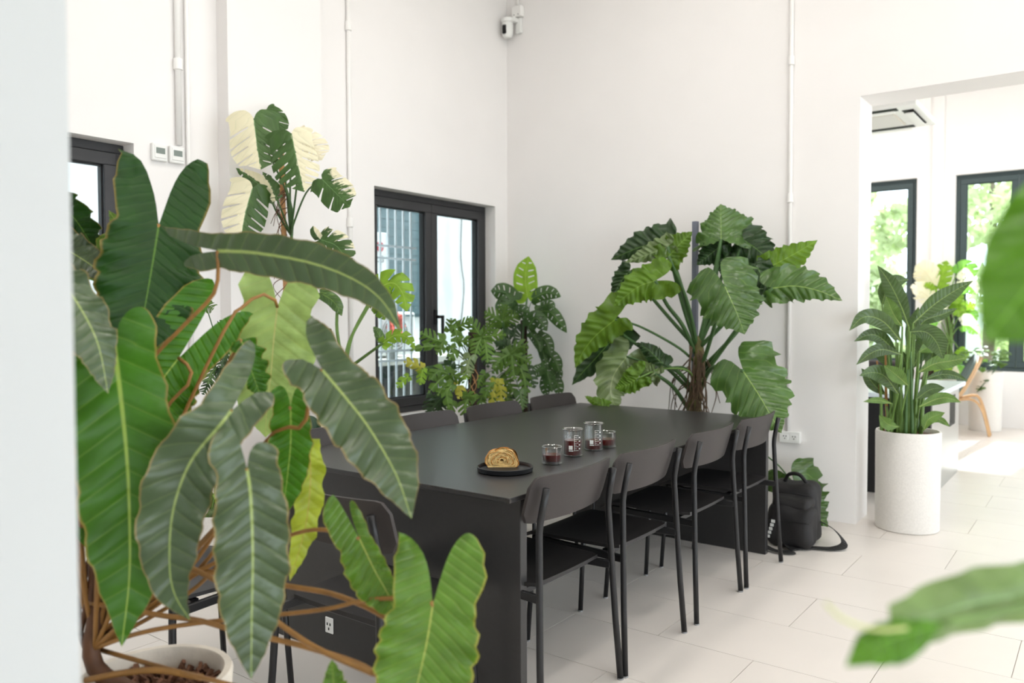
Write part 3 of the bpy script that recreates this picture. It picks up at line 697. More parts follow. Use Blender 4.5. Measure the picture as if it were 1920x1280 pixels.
def vessel(name, p, r, h, fill, label, cat, lip=False, marks=False):
    t = thing(name, (p[0], p[1], TH), label, cat, 'glass vessels of red tea')
    th = .0022; prof = [(.0, .0), (r-.004, .0), (r, .005), (r, h-.004)]
    prof += [(r+.004, h), (r+.003, h+.0015), (r-th, h-.003)] if lip else [(r-.0004, h), (r-th, h)]
    prof += [(r-th, .008), (r-.006, .005 if lip else .011), (.0, .005 if lip else .011)]
    g = lathe('glass', prof, GLASSC, t, 40, False)
    b0 = .0056 if lip else .0116
    lathe('tea', [(.0, b0), (r-.007, b0), (r-th-.0006, b0+.005), (r-th-.0006, fill), (.0, fill)], TEA, t, 40, False)
    lathe('rim', [(r+.0045 if lip else r-.0022, h-.002), (r+.0058 if lip else r+.0006, h), (r+.0035 if lip else r-.0005, h+.0022), (r-.001 if lip else r-.0024, h)], RIMG, g, 40, False)
    lathe('thick_base', [(r-.003, .001), (r+.0006, .003), (r+.0006, .0055), (r-.003, .0075)], RIMG, g, 40, False)
    if marks:
        V, Fc = [], []; a0 = math.atan2(CO[1]-p[1], CO[0]-p[0])
        def patch(da, db, z0, z1):
            k = len(V); rr = r+.0006
            for a in (da, (da+db)/2, db):
                for z in (z0, z1): V.append((rr*math.cos(a0+a), rr*math.sin(a0+a), z))
            Fc.extend([(k, k+2, k+3, k+1), (k+2, k+4, k+5, k+3)])
        patch(-.42, -.02, .030, .046); patch(-.42, .05, .0235, .027)
        patch(.14, .17, .024, .088)
        for i in range(9): patch(.17, .42 if i % 2 else .62, .026+i*.0075, .0272+i*.0075)
        for i in range(4): patch(.66, .84, .0315+i*.015, .0355+i*.015)
        raw('scale_marks', V, Fc, WPRINT, t)
    return t
vessel('drinking_glass', fl(1035, 869, TH), .0385, .066, .036, 'low clear glass of red tea nearest the pastry plate', 'glass')
vessel('beaker', fl(1074, 854, TH), .0385, .108, .064, 'glass beaker over half full of red tea, beside the glass near the plate', 'beaker', True, True)
vessel('beaker', fl(1113, 843, TH), .0385, .112, .042, 'glass beaker less than half full of red tea, between the other beaker and glass', 'beaker', True, True)
vessel('drinking_glass', fl(1138, 838, TH), .0385, .066, .036, 'low clear glass of red tea behind the emptier beaker', 'glass')

# ------------------------------------------------------------------ backpack
bgp = np.array([-1.43, 4.585, 0]); t = thing('backpack', bgp, 'black nylon backpack slumped on the floor by the table end', 'backpack')
def soft(name, x0, x1, y0, y1, z0, z1, m, par, bev=.04, lump=.008, seed=1, sub=5, tilt=None):
    bm = bmesh.new(); bx(bm, x0, x1, y0, y1, z0, z1, bev, 4)
    bmesh.ops.subdivide_edges(bm, edges=[e for e in bm.edges if e.calc_length() > .06], cuts=sub, use_grid_fill=True)
    rs = np.random.RandomState(seed); ph = rs.uniform(0, 6, 6)
    for v in bm.verts:
        x, y, z = v.co; f = min(1, max(0, (z-z0)/.04)); k = lump*f*(math.sin(x*31+ph[0])*math.cos(z*27+ph[1])+.6*math.sin(y*38+z*19+ph[2]))
        c = Vector(((x0+x1)/2, (y0+y1)/2, (z0+z1)/2)); d = (v.co-c); d.normalize(); v.co += d*k
        if tilt: v.co.x += tilt[0]*(z-z0); v.co.y += tilt[1]*(z-z0)
    return bm_obj(name, bm, m, par, True)
b = soft('main_compartment', -.135, .12, -.01, .16, .002, .335, BAGM, t, .05, .007, 2, 5, (-.05, .10))
soft('front_pocket', -.125, .13, -.135, .02, .002, .235, BAGM, t, .045, .008, 4, 5, (-.02, .08))
soft('top_pocket', -.105, .105, -.10, .05, .205, .275, BAGM, t, .03, .005, 9, 4, (-.03, .2))
tube('carry_handle', [(-.09, .10, .325), (-.06, .09, .375), (0, .085, .38), (.045, .09, .33)], .011, BAGM2, t, 8)
tube('zip', [(-.12, -.132, .15), (0, -.128, .155), (.122, -.125, .155)], .0028, BAGM2, t, 5); tube('zip', [(-.10, -.05, .295), (0, -.055, .30), (.09, -.03, .29)], .0028, BAGM2, t, 5)
def strap(name, P, wd, m, par):
    C = crom(P, 30); V, Fc = [], []; T = np.gradient(C, axis=0)
    for i, c in enumerate(C):
        s = np.cross(T[i], [0, 0, 1.0]); s /= np.linalg.norm(s)+1e-9; tw = .5+.5*math.sin(i*.22)
        sd = s*(1-.4*tw)+np.array([0, 0, .4*tw]); sd /= np.linalg.norm(sd)
        for sg in (-1, 1):
            for dz in (.0, .004): V.append(c+sd*sg*wd/2+np.array([0, 0, dz]))
    for i in range(len(C)-1):
        a = i*4
        for q in ((0, 2, 6, 4), (1, 5, 7, 3), (0, 4, 5, 1), (2, 3, 7, 6)): Fc.append(tuple(a+k for k in q))
    return raw(name, V, Fc, m, par)
strap('shoulder_strap', [(.12, .10, .12), (.20, .09, .085), (.262, .045, .03), (.22, -.02, .012), (.12, -.06, .01), (.02, -.16, .012)], .04, BAGM2, t)
strap('shoulder_strap', [(-.02, -.12, .03), (.03, -.18, .016), (.06, -.22, .013), (-.02, -.25, .013), (-.12, -.20, .02)], .036, BAGM2, t)
bm = bmesh.new()
for k in range(5): bx(bm, -.108+.006*k, -.092+.007*k, -.142, -.137, .05+.022*k, .066+.022*k)
bm_obj('white_mark', bm, WPRINT, t)

# ------------------------------------------------------------------ far room furniture
dk = thing('steel_desk', (-1.62, 6.87, 0), 'brushed steel desk with pale top behind the white planter', 'desk')
bm = bmesh.new()
# side panel with a rounded slot cut-out, X = -1.01 plane
def slab_slot(y0, y1, z0, z1, sy0, sy1, sz0, sz1):
    for a, b_, c, d in ((y0, sy0, z0, z1), (sy1, y1, z0, z1), (sy0, sy1, z0, sz0), (sy0, sy1, sz1, z1)):
        if b_-a > 1e-4 and d-c > 1e-4: bx(bm, .575, .615, a, b_, c, d)
slab_slot(-.60, .62, 0, .70, .16, .44, .42, .66); bm_obj('side_panel', bm, STEEL, dk)
box('slot_lining', .55, .573, .14, .46, .40, .68, METALB, dk)
box('end_board', -.62, .61, -.63, -.603, 0, .70, METALB, dk); box('end_board', -.62, .61, .62, .645, 0, .70, METALB, dk)
box('desk_top', -.66, .64, -.66, .80, .70, .735, mat('pale_blue_top', (214, 224, 230), .25, noise=.02), dk, .004, 1)
box('drawer_block', -.6, -.2, -.58, .58, 0, .69, METALB, dk)
of = thing('office_chair', (-1.75, 5.90, 0), 'black office armchair partly hidden behind the white planter', 'chair')
soft('seat_cushion', -.25, .25, -.25, .25, .40, .50, SEATM, of, .04, .003, 3, 3); soft('backrest', -.26, .26, .2, .28, .50, .92, SEATM, of, .035, .003, 5, 3)
for sx in (-1, 1):
    for sy_ in (-1, 1): tube('leg', [(sx*.24, sy_*.24, 0), (sx*.2, sy_*.2, .41)], .014, METALB, of, 8, 2)
    tube('armrest', [(sx*.27, -.22, .42), (sx*.28, -.22, .62), (sx*.28, .0, .65), (sx*.27, .22, .62)], .014, METALB, of, 8)
oc = thing('office_chair', (-1.75, 8.05, 0), 'dark task chair tucked at the far side of the steel desk', 'chair')
soft('seat_cushion', -.24, .24, -.24, .24, .40, .49, SEATM, oc, .04, .003, 3, 3); soft('backrest', -.24, .24, .2, .27, .52, .86, CHAIRW, oc, .035, .003, 6, 3)
tube('column', [(0, 0, .05), (0, 0, .41)], .03, METALB, oc, 10, 2)
for k in range(5): a = 2*PI*k/5; tube('base_arm', [(0, 0, .09), (.27*math.cos(a), .27*math.sin(a), .05)], .016, METALB, oc, 8, 2); lathe('caster', [(.0, 0), (.022, .004), (.028, .028), (.022, .05), (.0, .056)], GASKET, oc, 12, False, (.27*math.cos(a), .27*math.sin(a), 0))
# wooden shell lounge chair by the far window: three bent-ply legs, green-grey shell
wc = thing('wooden_chair', (-1.44, 9.83, 0), 'oak framed chair with grey-green upholstered shell by the far window', 'chair')
def shell(th, off, name, m):
    V, Fc = [], []; n, k = 14, 10; prof_ = [(-.36, .44), (-.25, .39), (-.08, .36), (.08, .37), (.16, .44), (.23, .57), (.30, .72), (.345, .83)]
    C = crom([(p[0], 0, p[1]) for p in prof_], n+1); T = np.gradient(C, axis=0)
    for lay in (0, 1):
        for i in range(n+1):
            nn = np.array([-T[i][2], 0, T[i][0]]); nn /= np.linalg.norm(nn); u = i/n; wd = .30*(1-.25*abs(u-.45)**1.5-.75*max(0, (u-.86)/.14)**2)
            for j in range(k+1):
                v = -1+2*j/k; V.append(C[i]+np.array([0, v*wd, 0])+nn*(.05*v*v+off+lay*th))
    st = (n+1)*(k+1)
    for i in range(n):
        for j in range(k): a = i*(k+1)+j; q = (a, a+1, a+k+2, a+k+1); Fc.append(q); Fc.append(tuple(st+c for c in q[::-1]))
    per = list(range(k+1))+[i*(k+1)+k for i in range(1, n+1)]+[n*(k+1)+j for j in range(k-1, -1, -1)]+[i*(k+1) for i in range(n-1, 0, -1)]
    for a, b_ in zip(per, per[1:]+per[:1]): Fc.append((a, b_, st+b_, st+a))
    return raw(name, V, Fc, m, wc, True)
shell(.015, 0, 'plywood_shell', WOOD); shell(.03, .016, 'upholstery', GREENUP)
def bar(name, P, wd, th, m, par): 
    C = crom(P, 16); V, Fc = [], []; T = np.gradient(C, axis=0)
    for i, c in enumerate(C):
        t_ = T[i]/np.linalg.norm(T[i]); s = np.cross(t_, [0, 1.0, 0]) if abs(t_[1]) < .8 else np.cross(t_, [1.0, 0, 0]); s /= np.linalg.norm(s); q = np.cross(t_, s)
        V += [c+s*th/2+q*wd/2, c+s*th/2-q*wd/2, c-s*th/2-q*wd/2, c-s*th/2+q*wd/2]
    for i in range(len(C)-1):
        for k in range(4): a = i*4; Fc.append((a+k, a+(k+1) % 4, a+4+(k+1) % 4, a+4+k))
    Fc += [(3, 2, 1, 0), tuple(len(V)-4+k for k in range(4))]
    return raw(name, V, Fc, m, par)
for s in (-1, 1): bar('front_leg', [(-.36, s*.25, 0), (-.30, s*.22, .25), (-.20, s*.16, .35), (.05, s*.06, .36)], .05, .022, WOOD, wc)
bar('rear_leg', [(.42, .02, 0), (.35, .02, .30), (.29, .02, .42), (.18, .02, .40), (.0, .02, .35)], .07, .026, WOOD, wc)
bar('rear_leg', [(.40, -.12, 0), (.33, -.10, .28), (.24, -.06, .38), (.1, -.03, .37)], .05, .024, WOOD, wc)
wc.rotation_euler = (0, 0, math.radians(12))
# ceiling cassette air conditioner
ac = thing('cassette_air_conditioner', (-1.78, 7.75, 3.02), 'white four way cassette air conditioner hanging in the far room', 'air conditioner')
box('panel', -.46, .46, -.46, .46, 0, .05, WHITEP, ac, .012, 2)
box('body', -.42, .42, -.42, .42, .05, .3, mat('foam_grey', (214, 213, 205), .8, noise=.03), ac)
box('intake_grille', -.25, .25, -.25, .25, -.012, .0, mat('grille_beige', (216, 210, 198), .7, noise=.03), ac, .004, 1)
for k in range(14): box('grille_slat', -.24, .24, -.235+k*.0355, -.225+k*.0355, -.017, -.011, WHITEP, ac)
for (x0, x1, y0, y1) in ((.32, .41, -.3, .3), (-.41, -.32, -.3, .3), (-.3, .3, .32, .41), (-.3, .3, -.41, -.32)):
    o = box('outlet_slot', x0, x1, y0, y1, -.006, .0, GASKET, ac, .002, 1)
    if x1-x0 < y1-y0: box('louvre', x0+.02, x1-.005, y0+.02, y1-.02, -.03, -.02, WHITEP, ac, .002, 1).rotation_euler = (0, 0, 0)
    else: box('louvre', x0+.02, x1-.02, y0+.005, y1-.02, -.03, -.02, WHITEP, ac, .002, 1)
for sx in (-1, 1):
    for sy_ in (-1, 1): tube('hanger_rod', [(sx*.4, sy_*.4, .3), (sx*.4, sy_*.4, ZC-3.02)], .006, RUBBER, ac, 6, 2)
# ------------------------------------------------------------------ plants
BD = leafmat('billet_dark', (18, 50, 6), (84, 120, 44), edge=(120, 104, 48), nveins=13, transl=.2, rough=.45, vstr=.25, sheen=.3)  # darkened base colour stands for the leaf's shadow side
BM_ = leafmat('billet_mid', (54, 100, 16), (150, 178, 78), edge=(150, 132, 62), nveins=13, vstr=.35, transl=.28, sheen=.35)
BT = leafmat('billet_top', (52, 70, 38), (150, 168, 92), edge=(140, 120, 66), nveins=13, rough=.36, transl=.12, vstr=.3, sheen=.7)  # base colour greyed to carry the sheen of top-lit leaves
BP = leafmat('billet_pale_underside', (134, 158, 88), (176, 180, 110), nveins=10, transl=.35, vstr=.5)
BY = leafmat('billet_yellow', (142, 156, 44), (178, 170, 70), nveins=13, transl=.4, vstr=.4)
BG = leafmat('billet_bright', (80, 116, 36), (170, 180, 92), edge=(150, 150, 60), nveins=12, transl=.35, vstr=.45)
GD = leafmat('giant_dark', (34, 58, 26), (104, 142, 70), nveins=7, transl=.15, vstr=.4, rough=.4)  # dark, backlit and sheen tones put shade and light into the leaf colour
GM = leafmat('giant_mid', (58, 88, 34), (140, 170, 88), nveins=8, transl=.16, vstr=.6, rough=.32, sheen=.7)
GB = leafmat('giant_backlit', (84, 116, 32), (140, 176, 70), nveins=7, transl=.45, vstr=.4)
GT = leafmat('giant_sheen', (88, 106, 62), (150, 170, 110), nveins=7, transl=.18, vstr=.5, rough=.32, sheen=.7)
VAR = leafmat('variegated', (54, 82, 36), (110, 146, 90), varieg=(238, 232, 200), nveins=8, transl=.3, vstr=.25)
VARB = leafmat('variegated_light', (104, 158, 62), (150, 180, 110), varieg=(244, 240, 214), nveins=8, transl=.4, vstr=.25)
VARG = leafmat('variegated_greener', (54, 82, 36), (110, 146, 90), varieg=(238, 232, 200), nveins=8, transl=.3, vstr=.25, vbias=.32)
CREAM = leafmat('cream_leaf', (238, 228, 190), (222, 208, 164), (244, 238, 212), nveins=8, transl=.3, vstr=.3)
MG = leafmat('monstera_bright', (112, 148, 42), (170, 200, 90), nveins=9, transl=.5, vstr=.3)
AD = leafmat('adansonii', (48, 76, 32), (110, 146, 80), nveins=9, transl=.3, vstr=.3)
FG = leafmat('finger_green', (74, 104, 36), (140, 176, 90), nveins=9, transl=.35, vstr=.3)
FD = leafmat('finger_dark', (36, 60, 26), (90, 124, 70), nveins=9, transl=.2, vstr=.3)
FY = leafmat('finger_yellow', (160, 158, 58), (180, 180, 80), nveins=9, transl=.45, vstr=.2)
SB = leafmat('strelitzia', (52, 76, 30), (130, 156, 84), nveins=16, transl=.22, vstr=.2, rough=.34, sheen=.7)
SBL = leafmat('strelitzia_light', (84, 114, 50), (160, 176, 100), nveins=16, transl=.3, vstr=.2, rough=.36)
NEAR = leafmat('near_leaf', (64, 110, 14), (120, 180, 60), nveins=7, transl=.45, vstr=.2)
NEAR2 = leafmat('near_leaf_pale', (106, 132, 76), (140, 176, 110), nveins=7, transl=.3, vstr=.2)

def pot_round(name, loc, r0, r1, h, m, label, cat='pot', group=None, wall_=.016, soil=.05):
    """top-level planter with soil"""
    t = thing(name, loc, label, cat, group)
    lathe('shell', [(.0, 0), (r0-.006, 0), (r0, .006), (r1, h-.008), (r1-.004, h), (r1-wall_+.003, h), (r1-wall_, h-.006), (r1-wall_-.004, h-soil-.02), (.0, h-soil-.02)], m, t, 56, False)
    n = 18; V = [(0, 0, h-soil+.006)]; Fc = []
    rs = np.random.RandomState(5)
    for k in range(1, 5):
        for i in range(n): a = 2*PI*i/n; rr = (r1-wall_-.001)*k/4; V.append((rr*math.cos(a), rr*math.sin(a), h-soil+rs.uniform(-.006, .008)))
    for i in range(n): Fc.append((0, 1+i, 1+(i+1) % n))
    for k in range(3):
        for i in range(n): a, b = 1+k*n, 1+(k+1)*n; j = (i+1) % n; Fc.append((a+i, b+i, b+j, a+j))
    raw('soil', V, Fc, SOIL, t); return t
def chips(t, r, z, n, seed=1):
    rs = np.random.RandomState(seed); V, Fc = [], []
    for i in range(n):
        a = rs.uniform(0, 6.28); q = r*math.sqrt(rs.uniform(0, 1)); c = np.array((q*math.cos(a), q*math.sin(a), z+rs.uniform(.0, .012))); d = rs.normal(size=(3, 3)); d, _ = np.linalg.qr(d); s = rs.uniform(.006, .014, 3)*np.array((1.3, .8, .4))
        k = len(V)
        for sx in (-1, 1):
            for sy in (-1, 1):
                for sz in (-1, 1): V.append(c+d[0]*s[0]*sx+d[1]*s[1]*sy+d[2]*s[2]*sz)
        for q in ((0, 1, 3, 2), (4, 6, 7, 5), (0, 4, 5, 1), (2, 3, 7, 6), (0, 2, 6, 4), (1, 5, 7, 3)): Fc.append(tuple(k+i_ for i_ in q))
    o = raw('bark_chips', V, Fc, SOIL, t); o['kind'] = 'stuff'; return o

# ---- big philodendron in the cream pot, foreground left -----------------
pc_ = fl(292, 1262, .50)
pt = pot_round('plant_pot', (pc_[0], pc_[1], 0), .125, .166, .50, POTC, 'round cream clay pot of the long-leaved philodendron', 'pot', None, .022, .055)
chips(pt, .135, .45, 170)
cr = at(178, 1225, 1.80)
ph = thing('philodendron_plant', (cr[0], cr[1], .445), 'large philodendron with long two-lobed leaves on orange brown stalks beside the pillar', 'plant')
tube('stem', [np.array((pc_[0], pc_[1], .43)), cr+np.array((.0, 0, -.03)), cr+np.array((-.03, .02, .10)), cr+np.array((-.05, .03, .28))], .022, STEMD, ph, 8, None, .016, True)
def BL(pts, wp, m, lobe=0, x1=.75, z=1.8, z1=None, pet=None, petz=None, petm=STEMB, petr=.0055, **k):
    zm = z if z1 is None else (z+z1)/2
    wpx = tuple(pm(q, zm) for q in wp) if isinstance(wp, tuple) else pm(wp, zm); lbp = tuple(pm(q, zm) for q in lobe) if isinstance(lobe, tuple) else pm(lobe, zm)
    P = px(pts, z, z1); pp_ = None
    if pet is None: pet = [C0, (C0[0]*.6+pts[0][0]*.4-15, C0[1]*.6+pts[0][1]*.4), pts[0]]; petz = (1.84, max(z, 1.6))
    if pet is not None:
        pp_ = px(pet, z, z) if petz is None else px(pet, petz[0], petz[1]); pp_[-1] = P[0]
    o_ = dict(cup=.10, und=pm(14, zm), ufreq=4.5, margin=.04, mfreq=7, quilt=pm(3.0, zm), nq=13, rows=44, cols=7, sweep=.12); o_.update(k)
    return leaf(ph, P, wpx, m, 'strap', lbp, x1, pet=pp_, petm=petm, petr=petr, **o_)
C0 = (178, 1215)
BL([(298, 420), (285, 500), (267, 600), (250, 672)], (96, 92), BD, (140, 165), (1.0, .66), 1.92, 1.80, [C0, (215, 900), (262, 560), (292, 425)], (1.82, 1.95), roll=8, cup=.05)
BL([(408, 470), (480, 474), (580, 492), (660, 522), (715, 562), (753, 622)], (44, 42), BT, (95, 150), (.8, 1.1), 1.72, 1.55, [C0, (205, 850), (275, 690), (340, 615), (398, 555), (409, 515), (408, 470)], (1.82, 1.72), STEMB, roll=-10, und=.004, lobedrop=.5)
BL([(88, 490), (140, 560), (182, 640), (203, 738)], (62, 42), BT, 0, .6, 1.62, 1.55, roll=20)
BL([(214, 648), (226, 740), (238, 860), (243, 980), (242, 1090), (228, 1212)], (90, 86), BM_, 70, .6, 1.66, 1.60, [C0, (185, 1000), (195, 760), (214, 648)], (1.80, 1.68), roll=0)
BL([(435, 768), (414, 795), (356, 868), (324, 960), (318, 1060), (328, 1115), (356, 1162)], (66, 64), BT, (150, 75), (.9, .7), 1.62, 1.50, [C0, (260, 1040), (380, 850), (435, 768)], (1.80, 1.64), roll=-6)
BL([(463, 878), (470, 930), (474, 1040), (472, 1160), (471, 1273)], (70, 68), BT, (85, 45), (.30, .45), 1.50, 1.46, [C0, (320, 1080), (430, 960), (463, 878)], (1.8, 1.52), roll=4)
BL([(604, 693), (648, 745), (692, 802), (742, 888), (772, 972)], (70, 66), BT, (60, 125), (.6, .85), 1.60, 1.45, [C0, (360, 1060), (500, 825), (565, 800), (580, 755), (604, 700)], (1.82, 1.62), roll=6)
BL([(520, 575), (513, 640), (508, 700), (500, 770), (498, 820)], (74, 78), BP, (75, 65), (.75, .5), 1.98, 2.0, [C0, (300, 880), (420, 620), (455, 575), (490, 552), (515, 562), (520, 575)], (1.84, 1.97), roll=-5, quilt=.006, nq=9)
BL([(452, 636), (470, 690), (492, 752)], (26, 34), BM_, 0, .6, 1.75, 1.75, roll=25)
BL([(335, 671), (300, 720), (274, 790), (250, 870)], (85, 72), BM_, (160, 150), (.42, .9), 1.88, 1.82, [C0, (250, 900), (315, 762), (352, 722), (358, 692), (335, 671)], (1.82, 1.87), STEMB, roll=0, cup=.03)
BL([(186, 530), (200, 470), (222, 430), (204, 394)], (24, 22), BG, 0, .6, 1.98, 2.0, roll=15)
BL([(100, 370), (140, 410), (170, 455), (196, 492)], (26, 34), BD, 0, .6, 2.02, 2.0, roll=-20)
BL([(70, 430), (130, 470), (175, 500), (205, 530)], (40, 38), BT, 0, .6, 1.96, 1.9, roll=10)
BL([(150, 690), (165, 800), (188, 930), (236, 1092)], (52, 46), BD, 0, .6, 1.78, 1.72, roll=8)
BL([(110, 760), (130, 880), (160, 980), (215, 1060)], (40, 40), BM_, 0, .6, 1.86, 1.8, roll=20)
BL([(578, 822), (582, 900), (572, 990), (543, 1090)], (30, 26), BY, 0, .6, 1.78, 1.75, [C0, (380, 1090), (520, 900), (578, 822)], (1.82, 1.78), roll=14)
BL([(545, 762), (545, 830), (538, 900), (528, 975)], (40, 40), BM_, 40, .5, 1.74, 1.72, [C0, (380, 1060), (505, 840), (545, 762)], (1.82, 1.74), roll=-8)
BL([(674, 1010), (703, 1070), (728, 1115), (748, 1165)], (52, 26), BG, (100, 75), (.18, .72), 1.62, 1.56, [(178, 1190), (360, 1075), (500, 1022), (560, 998), (610, 993), (674, 1010)], (1.82, 1.62), roll=0)
BL([(812, 1130), (800, 1205), (782, 1285), (760, 1380)], (92, 100), BG, (120, 140), (.98, .5), 1.50, 1.42, [C0, (256, 1188), (360, 1169), (532, 1151), (619, 1140), (687, 1124), (770, 1122), (812, 1130)], (1.80, 1.50), roll=0)
BL([(628, 1330), (626, 1290), (622, 1236)], (24, 20), BG, 0, .6, 1.46, 1.46, roll=10)
# bare stalks that cross the chair and pot
def stalk(pts, z, z1, r=.0058, m=STEMB): tube('stalk', px(pts, z, z1), r, m, ph, 7, None, None, True)
stalk([(168, 1130), (301, 1153), (374, 1163), (446, 1183), (573, 1212), (687, 1251), (722, 1290), (735, 1360)], 1.82, 1.42)
stalk([(190, 1000), (300, 1030), (351, 1060), (437, 1106), (540, 1180), (600, 1218), (700, 1262)], 1.86, 1.48)
stalk([(180, 1150), (351, 1076), (433, 1079), (544, 1099), (619, 1112), (687, 1137), (734, 1161), (775, 1155), (812, 1131)], 1.84, 1.50)
stalk([(200, 1180), (300, 1100), (356, 1040), (412, 980), (470, 930)], 1.84, 1.7, .005)
stalk([(185, 1190), (330, 1100), (437, 1035), (520, 1000)], 1.86, 1.7, .0045)
for a, b in (((165, 1230), (150, 1120)), ((175, 1225), (190, 1080)), ((165, 1215), (215, 1140)), ((170, 1190), (235, 1060)), ((150, 1190), (210, 1010)), ((172, 1240), (250, 1130))):
    stalk([a, ((a[0]+b[0])/2-8, (a[1]+b[1])/2), b, (b[0]+20, b[1]-80)], 1.83, 1.87, .0065, STEMD)
stalk([(160, 1275), (225, 1262), (300, 1256), (380, 1270)], 1.74, 1.72, .007, STEMB)

# ---- giant philodendron on the back wall -------------------------------
gY = 4.80; gb = wy(1302, 900, gY)
gp = pot_round('plant_pot', (gb[0], gb[1], 0), .15, .185, .42, POTC, 'cream pot of the giant philodendron behind the table end', 'pot')
gi = thing('giant_philodendron', (gb[0], gb[1], .37), 'giant philodendron with huge wavy lobed leaves tied to a slate pole', 'plant')
def gz(pxx, Y=gY): return (wy(pxx, 640, Y)-CO)@CF
GZ = gz(1302)
pole = wy(1304, 415, gY+.05)
bm = bmesh.new(); bx(bm, pole[0]-.017, pole[0]+.017, pole[1]-.017, pole[1]+.017, .37, pole[2], .002, 1)
o = bm_obj('support_pole', bm, STAKEG, gi); o.location = (-gb[0], -gb[1], -.37)
tr_pts = [wy(1298, 860, gY), wy(1300, 780, gY), wy(1306, 720, gY), wy(1312, 672, gY), wy(1308, 630, gY)]
tube('trunk', tr_pts, .062, TRUNK, gi, 12, None, .026, True)
rs = np.random.RandomState(21); PL = []
for i in range(34):
    a = rs.uniform(-1, 1); y0 = rs.uniform(640, 740); x0 = 1305+rs.uniform(-12, 14)
    P = [wy(x0, y0, gY-.05), wy(x0+a*14+rs.uniform(-3, 3), (y0+775)/2, gY-.07-rs.uniform(0, .05)), wy(1300+a*38, 778+rs.uniform(0, 20), gY-.05-rs.uniform(0, .05))]
    PL.append(P)
for i in range(9):
    s = rs.choice((-1, 1)); x0 = 1302+s*10; y0 = rs.uniform(640, 720)
    PL.append([wy(x0, y0, gY-.04), wy(x0+s*rs.uniform(18, 32), y0+25, gY-.06), wy(x0+s*rs.uniform(20, 40), y0+rs.uniform(50, 95), gY-.06)])
tubes('aerial_roots', PL, .0042, ROOTM, gi)
CT = (1308, 655)
def GL(pts, wp, m, lobe=0, x1=.6, z=None, z1=None, pet=True, via=None, start=CT, petm=STEMDG, petr=.0145, Yq=None, **k):
    z = GZ if z is None else z; z1 = z if z1 is None else z1; zm = (z+z1)/2
    wpx = tuple(pm(q, zm) for q in wp) if isinstance(wp, tuple) else pm(wp, zm); lbp = tuple(pm(q, zm) for q in lobe) if isinstance(lobe, tuple) else pm(lobe, zm)
    Ya, Yb_ = (Yq if Yq else (gY+(z-5.2)*.9, gY+(z1-5.2)*.9)); n_ = len(pts); P = [wy(q[0], q[1], Ya+(Yb_-Ya)*i/(n_-1)) for i, q in enumerate(pts)]; zm = float((P[n_//2]-CO)@CF); pp_ = None
    wpx = tuple(pm(q, zm) for q in wp) if isinstance(wp, tuple) else pm(wp, zm); lbp = tuple(pm(q, zm) for q in lobe) if isinstance(lobe, tuple) else pm(lobe, zm)
    if pet:
        mids = via or [((start[0]*.5+pts[0][0]*.5), start[1]*.5+pts[0][1]*.5)]
        n = len(mids)+2; pp_ = [wy(q[0], q[1], gY+(Ya-gY)*i/(n-1)) for i, q in enumerate([start, *mids, pts[0]])]
    o_ = dict(cup=-.05, curl=.35, und=pm(12, zm), ufreq=3.5, quilt=pm(3.0, zm), nq=8, margin=.085, mfreq=6, rows=46, cols=8, sweep=.28); o_.update(k)
    return leaf(gi, P, wpx, m, 'heart', lbp, x1, pet=pp_, petm=petm, petr=petr, **o_)
GL([(1352, 448), (1352, 420), (1351, 382)], (72, 44), GM, (14, 12), (.8, .8), 5.15, 5.3, via=[(1330, 560)])
GL([(1358, 534), (1372, 565), (1385, 595), (1396, 627)], (60, 58), GM, (52, 54), (.34, .36), 4.7, 4.62, via=[(1340, 610)], start=(1312, 700), up=None)
GL([(1449, 540), (1490, 536), (1535, 545), (1580, 564)], (30, 44), GM, (26, 30), (.5, .6), 4.95, 4.9, via=[(1395, 600)], start=(1318, 705), roll=10)
GL([(1448, 498), (1489, 476), (1533, 450)], (34, 26), GB, (22, 22), .5, 5.15, 5.25, via=[(1390, 610)], start=(1318, 690))
GL([(1395, 450), (1425, 472), (1455, 502)], (38, 34), GD, 15, .5, 5.25, 5.2, via=[(1350, 560)])
GL([(1420, 500), (1440, 540), (1462, 565)], (34, 26), GD, 18, .5, 5.1, 5.05, via=[(1370, 590)])
GL([(1350, 462), (1330, 478), (1306, 497)], (26, 24), GD, 15, .5, 5.2, 5.15, via=[(1335, 560)])
GL([(1372, 462), (1362, 485), (1352, 515)], (34, 30), GD, 14, .5, 5.28, 5.2, via=[(1340, 560)])
GL([(1250, 452), (1198, 464), (1145, 487)], (34, 30), GD, (22, 20), .5, 5.1, 5.0, via=[(1285, 560)])
GL([(1252, 462), (1212, 478), (1172, 492)], (22, 18), GT, 16, .5, 4.95, 4.85, via=[(1280, 570)])
GL([(1254, 480), (1274, 458), (1298, 434)], (26, 30), GB, 18, .5, 4.95, 5.05, via=[(1290, 570)])
GL([(1229, 526), (1196, 538), (1150, 574)], (34, 34), GB, (38, 40), (.6, .9), 4.8, 4.7, via=[(1250, 570), (1280, 610)][::-1], start=(1305, 665))
GL([(1180, 508), (1163, 530), (1148, 562)], 20, GD, 12, .5, 5.05, 5.0, via=[(1250, 590)])
GL([(1153, 599), (1118, 628), (1096, 655), (1078, 690)], (38, 30), GB, (42, 20), (.5, .6), 4.75, 4.7, via=[(1270, 650), (1200, 612)], start=(1305, 680), petr=.009)
GL([(1160, 622), (1120, 668), (1095, 695), (1072, 722)], (36, 34), GD, 22, .5, 4.95, 4.9, via=[(1240, 680)], start=(1302, 740))
GL([(1175, 668), (1150, 705), (1146, 742), (1160, 772)], (38, 42), GT, (30, 34), .6, Yq=(4.55, 4.36), via=[(1285, 690), (1240, 688)], start=(1306, 725), petr=.009)
